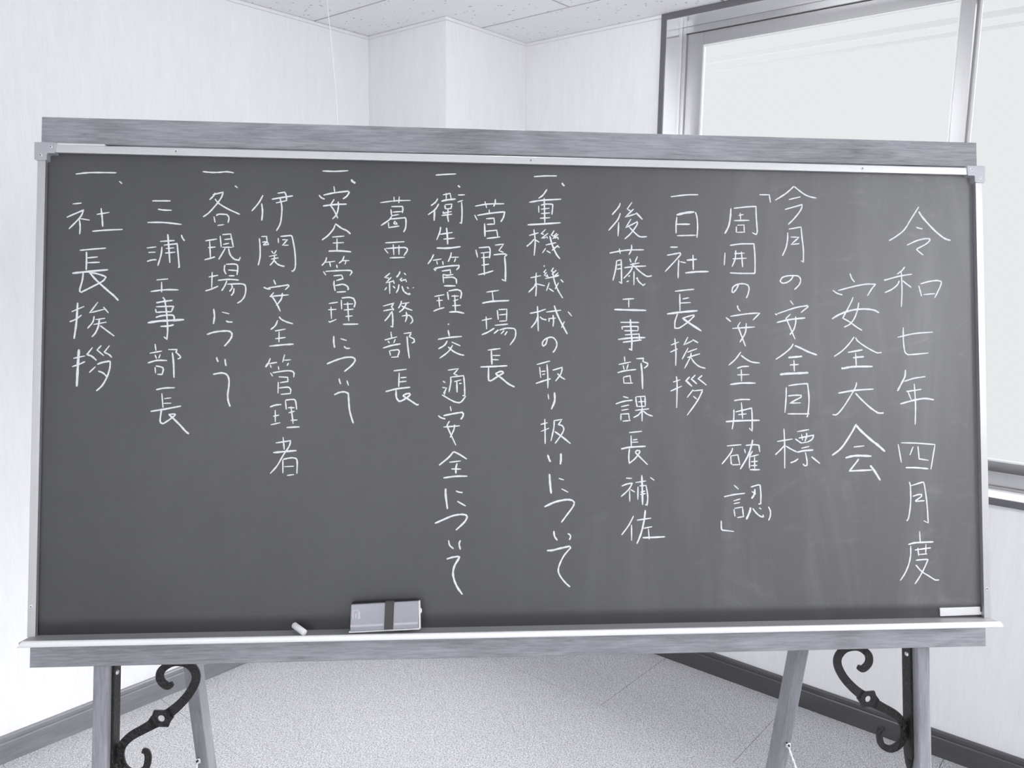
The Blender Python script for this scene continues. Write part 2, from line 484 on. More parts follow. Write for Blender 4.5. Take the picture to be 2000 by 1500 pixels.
# bright lining boards of the reveal
wpart('reveal_lining', M_LINER, [(WX0 - .012, WX0 + .0015, yf + .004, yj + .07, WZ0, WZ1)], bevel=0)
wpart('reveal_lining', M_LINER, [(WX1 - .0015, WX1 + .012, yf + .004, yj + .07, WZ0, WZ1)], bevel=0)
wpart('reveal_lining', M_LINER, [(WX0 + .0015, WX1 - .0015, yf + .004, yj + .07, WZ1 - .0015, WZ1 + .012)], bevel=0)
wpart('sill_board', M_WHITE, [(WX0 + .0015, WX1 - .0015, yf + .004, yj + .07, WZ0 - .012, WZ0 + .001)], bevel=0, label='pale horizontal sill board')
# aluminium outer frame with a raised track
fr = .017
wpart('window_frame', M_ALUW, [
    (WX0 + .0015, WX0 + fr, yj, yj + .07, WZ0 + .001, WZ1 - .0015), (WX1 - fr, WX1 - .0015, yj, yj + .07, WZ0 + .001, WZ1 - .0015),
    (WX0 + fr, WX1 - fr, yj, yj + .07, WZ1 - .025, WZ1 - .0015),
    (WX0 + fr, WX1 - fr, yj, yj + .006, WZ0 + .001, WZ0 + .052), (WX0 + fr, WX1 - fr, yj + .006, yj + .07, WZ0 + .001, WZ0 + .014),
    (WX0 + fr, WX1 - fr, yj + .0065, yj + .010, WZ0 + .014, WZ0 + .030),
    (WX0 + fr, WX1 - fr, yj - .010, yj, WZ0 + .001, WZ0 + .009)])
GZ0, GZ1 = .950, 2.352
def sash(xa, xb, y, sl, sr):
    s = wpart('window_sash', M_ALUW, [
        (xa, xa + sl, y, y + .024, WZ0 + .030, WZ1 - .026), (xb - sr, xb, y, y + .024, WZ0 + .030, WZ1 - .026),
        (xa + sl, xb - sr, y, y + .024, WZ0 + .030, GZ0), (xa + sl, xb - sr, y, y + .024, GZ1, WZ1 - .026)])
    wpart('pane', M_GLASS, [(xa + sl, xb - sr, y + .010, y + .014, GZ0, GZ1)], s, bevel=0, label='wired glass pane')
    g = .006
    wpart('glazing_bead', M_LIP, [
        (xa + sl, xa + sl + g, y + .003, y + .0095, GZ0, GZ1), (xb - sr - g, xb - sr, y + .003, y + .0095, GZ0, GZ1),
        (xa + sl + g, xb - sr - g, y + .003, y + .0095, GZ0, GZ0 + g), (xa + sl + g, xb - sr - g, y + .003, y + .0095, GZ1 - g, GZ1)], s, bevel=0, label='white bead around the glass')
W = (WX1 - WX0 - 2 * fr) / 4
xs = WX0 + fr
sash(xs, -0.586, yj + .012, .064, .040)
sash(-0.620, .395, yj + .040, .040, .064)
sash(.395, 1.36, yj + .040, .064, .040)
sash(1.32, WX1 - fr, yj + .012, .040, .064)

glare_win = empty('glare_window', T(0, 0, 0)); glare_win['kind'] = 'structure'  # unseen, added to throw glare onto the board
c = .0205
wpart('casing', M_CASE, [(XR - .012, XR, RY0 - c, RY0, WZ0 - c, WZ1 + c), (XR - .012, XR, RY1, RY1 + c, WZ0 - c, WZ1 + c), (XR - .012, XR, RY0, RY1, WZ1, WZ1 + c), (XR - .012, XR, RY0, RY1, WZ0 - c, WZ0)], glare_win)
for ya, yb, xo in ((RY0, .68, .05), (.64, 1.68, .08), (1.64, RY1, .05)):
    s2 = wpart('window_sash', M_ALUW, [(XR + xo, XR + xo + .024, ya, ya + .05, WZ0, WZ1), (XR + xo, XR + xo + .024, yb - .05, yb, WZ0, WZ1),  # sashes of the added glare window, unseen
               (XR + xo, XR + xo + .024, ya + .05, yb - .05, WZ0, WZ0 + .06), (XR + xo, XR + xo + .024, ya + .05, yb - .05, WZ1 - .05, WZ1)], glare_win)
    wpart('pane', M_GLASS, [(XR + xo + .010, XR + xo + .014, ya + .05, yb - .05, WZ0 + .06, WZ1 - .05)], s2, bevel=0)

# pale eave bands outside, well beyond the glass
b = bmesh.new(); prism(b, [(4.20, 2.634), (4.20, 2.666), (4.212, 2.666), (4.212, 2.634)], 'x', -9, 9)
tag(obj('eave_beam', b, M_EAVE, bevel=.004), 'upper pale band crossing outside the window, the wider one', 'beam')
b = bmesh.new(); prism(b, [(4.20, 2.584), (4.20, 2.604), (4.212, 2.604), (4.212, 2.584)], 'x', -9, 9)
tag(obj('eave_rail', b, M_EAVE, bevel=.004), 'lower thin pale band crossing outside the window', 'rail')

# ------------------------------------------------------------------ easel and chalkboard frames of reference
U2 = Vector((0.7143, 0.6998, -0.0028)).normalized()
V2 = Vector((-0.1280, 0.1346, 0.9826)); V2 = (V2 - U2 * V2.dot(U2)).normalized()
N2 = U2.cross(V2)
B0 = Vector((-0.9319, 1.1653, 1.308))
MB = T(*B0) @ Matrix((U2, V2, N2)).transposed().to_4x4()             # board frame: x right, y up, z toward the viewer
yaw = math.radians(44.44093)
ME = T(B0.x, B0.y, 0) @ Matrix.Rotation(yaw, 4, 'Z')                  # easel frame: x right, y back, z up
BE = ME.inverted() @ MB
easel = empty('wooden_easel', ME, label='grey wooden floor easel with black iron scroll brackets carrying the chalkboard', cat='easel')
BF = empty('board_carrier', BE) if False else None
def epart(name, m, fill, parent=easel, bevel=.002, label=None, smooth=False, frame=BE):
    """part built in the board's own frame, placed with its own matrix so the grain follows it"""
    b = bmesh.new(); fill(b)
    o = obj(name, b, m, parent, bevel=bevel, label=label, smooth=smooth)
    if parent is easel: o.matrix_local = frame
    return o
epart('top_rail', M_WX, lambda b: box(b, -.9025, .9045, .4568, .5065, -.045, -.020), bevel=.0015, label='upper wooden crossbar')
epart('bottom_rail', M_WX, lambda b: box(b, -.9028, .9032, -.4968, -.446, -.045, -.020), bevel=.0015, label='lower wooden crossbar')
for sx in (-1, 1):
    xa, xb = sorted((sx * .8040, sx * .7765))
    def leg(b):
        zf, zb = -.0455, -.0955
        yF = -(1.308 + N2.z * zf) / V2.z; yBk = -(1.308 + N2.z * zb) / V2.z
        hexa(b, [(xa, .50, zf), (xb, .50, zf), (xb, .50, zb), (xa, .50, zb), (xa, yF, zf), (xb, yF, zf), (xb, yBk, zb), (xa, yBk, zb)])
    epart('front_leg', M_WY, leg, bevel=.0045)
def rear(top, bot):
    def f(b):
        t, o_ = Vector(top), Vector(bot)
        w, d = .027, .050
        s = 1 if top[0] < 0 else -1
        for_ = []
        for p in (t, o_):
            for_ += [p, p + Vector((s * w, 0, 0)), p + Vector((s * w, d, 0)), p + Vector((0, d, 0))]
        hexa(b, for_)
    return f
LT, LB = (-.7825, .151, 1.59), (-.701, .261, 0.0)
RT_, RB = (.7575, .149, 1.59), (.630, .262, 0.0)
for a, z in ((LT, LB), (RT_, RB)):
    lp = epart('rear_leg', M_WZ, rear(a, z), bevel=.0025, frame=Matrix.Identity(4))
epart('rear_crossbar', M_WX, lambda b: box(b, -.775, .775, .28, .32, -.122, -.0965), bevel=.002)
for sx in (-1, 1):
    xa, xb = sorted((sx * .756, sx * .780))
    epart('hinge', M_IRON, lambda b: (box(b, xa, xb, .22, .278, -.1025, -.0960), cyl(b, (xa, .249, -.106), (1, 0, 0), .005, .024, 10)), bevel=0)

# ornamental shelf brackets
SC = [(0.671, -0.5499, .0095), (0.6817, -0.554, .0135), (0.6939, -0.5428, .0145), (0.6942, -0.5274, .0145), (0.6823, -0.5157, .0135), (0.6663, -0.5102, .0135), (0.6448, -0.5136, .0150),
      (0.6307, -0.5286, .0155), (0.6296, -0.5464, .0160), (0.6413, -0.5696, .0165), (0.6597, -0.5904, .0175), (0.6790, -0.6062, .0195)]
SC2 = [(0.7040, -0.6222, .0195), (0.7110, -0.6262, .0190), (0.7234, -0.6329, .0175), (0.7473, -0.6463, .0165), (0.7632, -0.6646, .0160), (0.7655, -0.685, .0155), (0.7571, -0.7052, .0150),
       (0.7381, -0.7148, .0140), (0.7195, -0.7066, .0125), (0.7144, -0.6886, .0120), (0.7173, -0.676, .0110), (0.7254, -0.6724, .0090)]
def ribbon_plate(b, pts, z0, z1, sx):
    c3 = catmull([Vector((p[0], p[1], p[2])) for p in pts], 6)
    L_, R_ = [], []
    n = len(c3)
    for i, p in enumerate(c3):
        a = c3[max(i - 1, 0)]; q = c3[min(i + 1, n - 1)]
        t = Vector((q.x - a.x, q.y - a.y)).normalized(); nn = Vector((-t.y, t.x))
        w = p.z / 2 * (0.75 if i in (0, n - 1) else 1)
        L_.append((p.x + nn.x * w, p.y + nn.y * w)); R_.append((p.x - nn.x * w, p.y - nn.y * w))
    rows = []
    for z in (z0, z1):
        rows.append(([b.verts.new((sx * x, y, z)) for x, y in L_], [b.verts.new((sx * x, y, z)) for x, y in R_]))
    (l0, r0), (l1, r1) = rows
    for i in range(n - 1):
        b.faces.new([l0[i], l0[i + 1], r0[i + 1], r0[i]]); b.faces.new([l1[i], r1[i], r1[i + 1], l1[i + 1]])
        b.faces.new([l0[i], l1[i], l1[i + 1], l0[i + 1]]); b.faces.new([r0[i], r0[i + 1], r1[i + 1], r1[i]])
    b.faces.new([l0[0], r0[0], r1[0], l1[0]]); b.faces.new([l0[-1], l1[-1], r1[-1], r0[-1]])
def hub(b, sx, z0, z1):
    cx, cy = .6915, -.6143
    d = Vector((.87, -.49)).normalized(); e = Vector((-d.y, d.x))
    out = [(-.021, .010), (-.012, .0125), (-.003, .0215), (.006, .0135), (.021, .010), (.021, -.010), (.006, -.0125), (-.003 + .012, -.0215), (-.006, -.0145), (-.021, -.010)]
    out = [(-.021, .0098), (-.010, .0115), (.004, .0205), (.010, .0150), (.021, .0098), (.021, -.0098), (.010, -.0115), (-.004, -.0205), (-.010, -.0150), (-.021, -.0098)]
    def P(q): return Vector((cx + d.x * q[0] + e.x * q[1], cy + d.y * q[0] + e.y * q[1]))
    # subdivide the outline and bridge it to the hole ring by angle
    ring = []
    for i in range(len(out)):
        a, c_ = out[i], out[(i + 1) % len(out)]
        for k in range(3): ring.append((a[0] + (c_[0] - a[0]) * k / 3, a[1] + (c_[1] - a[1]) * k / 3))
    O = [P(q) for q in ring]
    I = []
    for q in ring:
        an = math.atan2(q[1], q[0]); I.append(P((.0066 * math.cos(an), .0066 * math.sin(an))))
    n = len(O)
    def V(p, z): return b.verts.new((sx * p.x, p.y, z))
    o0 = [V(p, z0) for p in O]; o1 = [V(p, z1) for p in O]; i0 = [V(p, z0) for p in I]; i1 = [V(p, z1) for p in I]
    for i in range(n):
        j = (i + 1) % n
        b.faces.new([o0[i], o0[j], i0[j], i0[i]]); b.faces.new([o1[i], i1[i], i1[j], o1[j]])
        b.faces.new([o0[i], o1[i], o1[j], o0[j]]); b.faces.new([i0[i], i0[j], i1[j], i1[i]])
for sx in (-1, 1):
    def scroll(b):
        ribbon_plate(b, SC, -.0825, -.0775, sx); ribbon_plate(b, SC2, -.0825, -.0775, sx); hub(b, sx, -.0825, -.0775)
    s = epart('scroll_bracket', M_IRON, scroll, bevel=0, label='hammered black iron S-scroll')
    xa, xb = sorted((sx * .7763, sx * .7715))
    def bar(b):
        z0, z1 = -.0925, -.0625
        zc = (z0 + z1) / 2
        pr = [(-.455, z0), (-.455, z1), (-.725, z1), (-.748, z1 - .006), (-.758, zc), (-.748, z0 + .006), (-.725, z0)]
        prism(b, pr, 'x', xa, xb)
    a = epart('bracket_bar', M_IRON, bar, s, bevel=.0006, label='flat iron bar screwed to the leg')
    def arm(b): box(b, min(sx * .600, sx * .7715), max(sx * .600, sx * .7715), -.5040, -.4985, -.0925, -.0625)
    epart('bracket_arm', M_IRON, arm, s, bevel=.0006)
    for y in (-.524, -.7386):
        def bolt(b): cyl(b, (sx * .7715, y, -.0735), (-sx, 0, 0), .0052, .0030, 14, .0035)
        epart('bolt', M_STEEL if y > -.6 else M_IRON, bolt, s, bevel=0, smooth=False)

# twisted cords tying the legs
def cord(A, Bp, sag, name='cord'):
    A, Bp = Vector(A), Vector(Bp)
    n = 46
    path = [A.lerp(Bp, i / n) + Vector((0, 0, -sag * 4 * (i / n) * (1 - i / n))) for i in range(n + 1)]
    b = bmesh.new()
    for ph in (0, math.pi):
        pts = []
        for i in range(n * 4 + 1):
            f = i / 4; k = min(int(f), n - 1); p = path[k].lerp(path[k + 1], f - k)
            t = (path[k + 1] - path[k]).normalized(); a = t.cross(Vector((0, 1, .1))).normalized(); c_ = t.cross(a)
            an = ph + i * 0.62
            pts.append(p + (a * math.cos(an) + c_ * math.sin(an)) * .0013)
        tube(b, pts, .0014, 5)
    o = obj(name, b, M_CORD, easel, smooth=True, label='white twisted cord between front and rear leg')
    k = bmesh.new()
    random.seed(3)
    kp = [A + Vector((math.cos(t * 1.9) * .005, -.002 + .001 * math.sin(t), math.sin(t * 2.7) * .005)) for t in [q * .5 for q in range(16)]]
    tube(k, kp, .0016, 5)
    obj('knot', k, M_CORD, o, smooth=True)
    e = bmesh.new(); cyl(e, A + Vector((0, .006, .002)), (0, -1, 0), .0020, .014, 8)
    obj('eye_screw', e, M_IRON, o)
cord((.6525, .2255, .4195), (.775, -.11, .24), .085)
cord((-.7165, .2255, .4318), (-.775, -.11, .24), .09)

# ------------------------------------------------------------------ chalkboard
cb = empty('chalkboard', MB, label='wide dark grey chalkboard in an aluminium frame, covered in vertical white chalk writing', cat='chalkboard')
def cpart(name, m, fill, parent=cb, bevel=0, label=None, smooth=False):
    b = bmesh.new(); fill(b)
    return obj(name, b, m, parent, bevel=bevel, label=label, smooth=smooth)
SX, SY = .882, .4336
surf = cpart('board_surface', M_BOARD, lambda b: box(b, -SX, SX, -SY, SY, -.014, 0), label='matt writing surface dulled by chalk residue, glare painted in at the right')
# frame profile: face, bright inner bevel
def stile(sx):
    def f(b):
        pts = [(sx * .8925, -.018), (sx * .8925, .011), (sx * .8915, .012), (sx * .8783, .012), (sx * .8796, .0004), (sx * .8820, .0004), (sx * .8820, -.018)]
        b2 = [(p[0], p[1]) for p in pts]
        A = [b.verts.new((p[0], -.4336, p[1])) for p in b2]; B_ = [b.verts.new((p[0], .4200, p[1])) for p in b2]
        b.faces.new(A); b.faces.new(B_[::-1]); n = len(A)
        for i in range(n):
            j = (i + 1) % n; b.faces.new([A[i], B_[i], B_[j], A[j]])
    return f
for sx in (-1, 1): cpart('frame_stile', M_ALUY, stile(sx), bevel=.0004)
def rail(b):
    pts = [(.4445, -.018), (.4445, .011), (.4438, .012), (.4303, .012), (.4318, .0004), (.4336, .0004), (.4336, -.018)]
    A = [b.verts.new((-.862, p[0], p[1])) for p in pts]; B_ = [b.verts.new((.862, p[0], p[1])) for p in pts]
    b.faces.new(A); b.faces.new(B_[::-1]); n = len(A)
    for i in range(n):
        j = (i + 1) % n; b.faces.new([A[i], B_[i], B_[j], A[j]])
cpart('frame_rail', M_ALU, rail, bevel=.0004, label='aluminium top rail')
for sx in (-1, 1):
    def cor(b):
        out = [(.8972, .4480), (.8618, .4480), (.8605, .4465), (.8612, .4290), (.8625, .4280), (.8738, .4280), (.8752, .4262), (.8752, .4165), (.8785, .4146), (.8935, .4146), (.8970, .4168)]
        prism(b, [(sx * x, y) for x, y in out], 'z', -.019, .0145)
    k = cpart('frame_corner', M_CORNER, cor, bevel=.0012, label='grey cast corner piece with two rivets')
    for (x, y) in ((.8685, .4395), (.8857, .4238)):
        rv = cpart('rivet', M_STEEL, lambda b: cyl(b, (sx * x, y, .0143), (0, 0, 1), .0030, .0012, 18, .0024), k)
        cpart('rivet_hole', M_DARK, lambda b: cyl(b, (sx * x, y, .0154), (0, 0, 1), .0010, .0003, 10), cb) if False else None
        rv.data.materials.append(M_DARK)
        b = bmesh.new(); b.from_mesh(rv.data)
        cyl(b, (sx * x, y, .0152), (0, 0, 1), .0011, .0006, 12)
        b.faces.ensure_lookup_table()
        for fc in b.faces[-14:]: fc.material_index = 1
        b.to_mesh(rv.data); b.free()
for (x, y) in ((-.6503, .4375), (-.0004, .4375), (.6473, .4378), (-.8860, -.3803), (.8845, -.3771)):
    rv = cpart('screw', M_STEEL, lambda b: cyl(b, (x, y, .0118), (0, 0, 1), .0035, .0014, 18, .0027))
    rv.data.materials.append(M_DARK)
    b = bmesh.new(); b.from_mesh(rv.data)
    cyl(b, (x, y, .0128), (0, 0, 1), .0013, .0006, 12)
    for fc in list(b.faces)[-14:]: fc.material_index = 1
    b.to_mesh(rv.data); b.free()
# tray: channel floor plus rounded front lip, ends run past the frame
def trayf(b):
    prism(b, [(-.4336, -.018), (-.4336, .046), (-.4366, .046), (-.4366, -.018)], 'x', -.889, .889)
tr = cpart('chalk_tray', M_TRAY, trayf, bevel=0, label='aluminium tray floor')
def lipf(b):
    pr = [(-.4306, .0470), (-.4308, .0500), (-.4325, .0518), (-.4368, .0526), (-.4402, .0520), (-.4412, .0500), (-.4408, .0465), (-.4366, .0458)]
    xs_ = [(-.8885, -.8795), (.8795, .8885)]
    A = [b.verts.new((-.8885 + (p[0] + .44) * .75, p[0], p[1])) for p in pr]
    B_ = [b.verts.new((.8885 - (p[0] + .44) * .5, p[0], p[1])) for p in pr]
    b.faces.new(A); b.faces.new(B_[::-1]); n = len(A)
    for i in range(n):
        j = (i + 1) % n; b.faces.new([A[i], B_[i], B_[j], A[j]])
cpart('tray_lip', M_LIP, lipf, tr, bevel=.0004, label='bright white front lip of the tray')
# dark shadow-gap backing of the panel
cpart('back_panel', M_DARK, lambda b: box(b, -.880, .880, -.430, .4540, -.0225, -.0185))

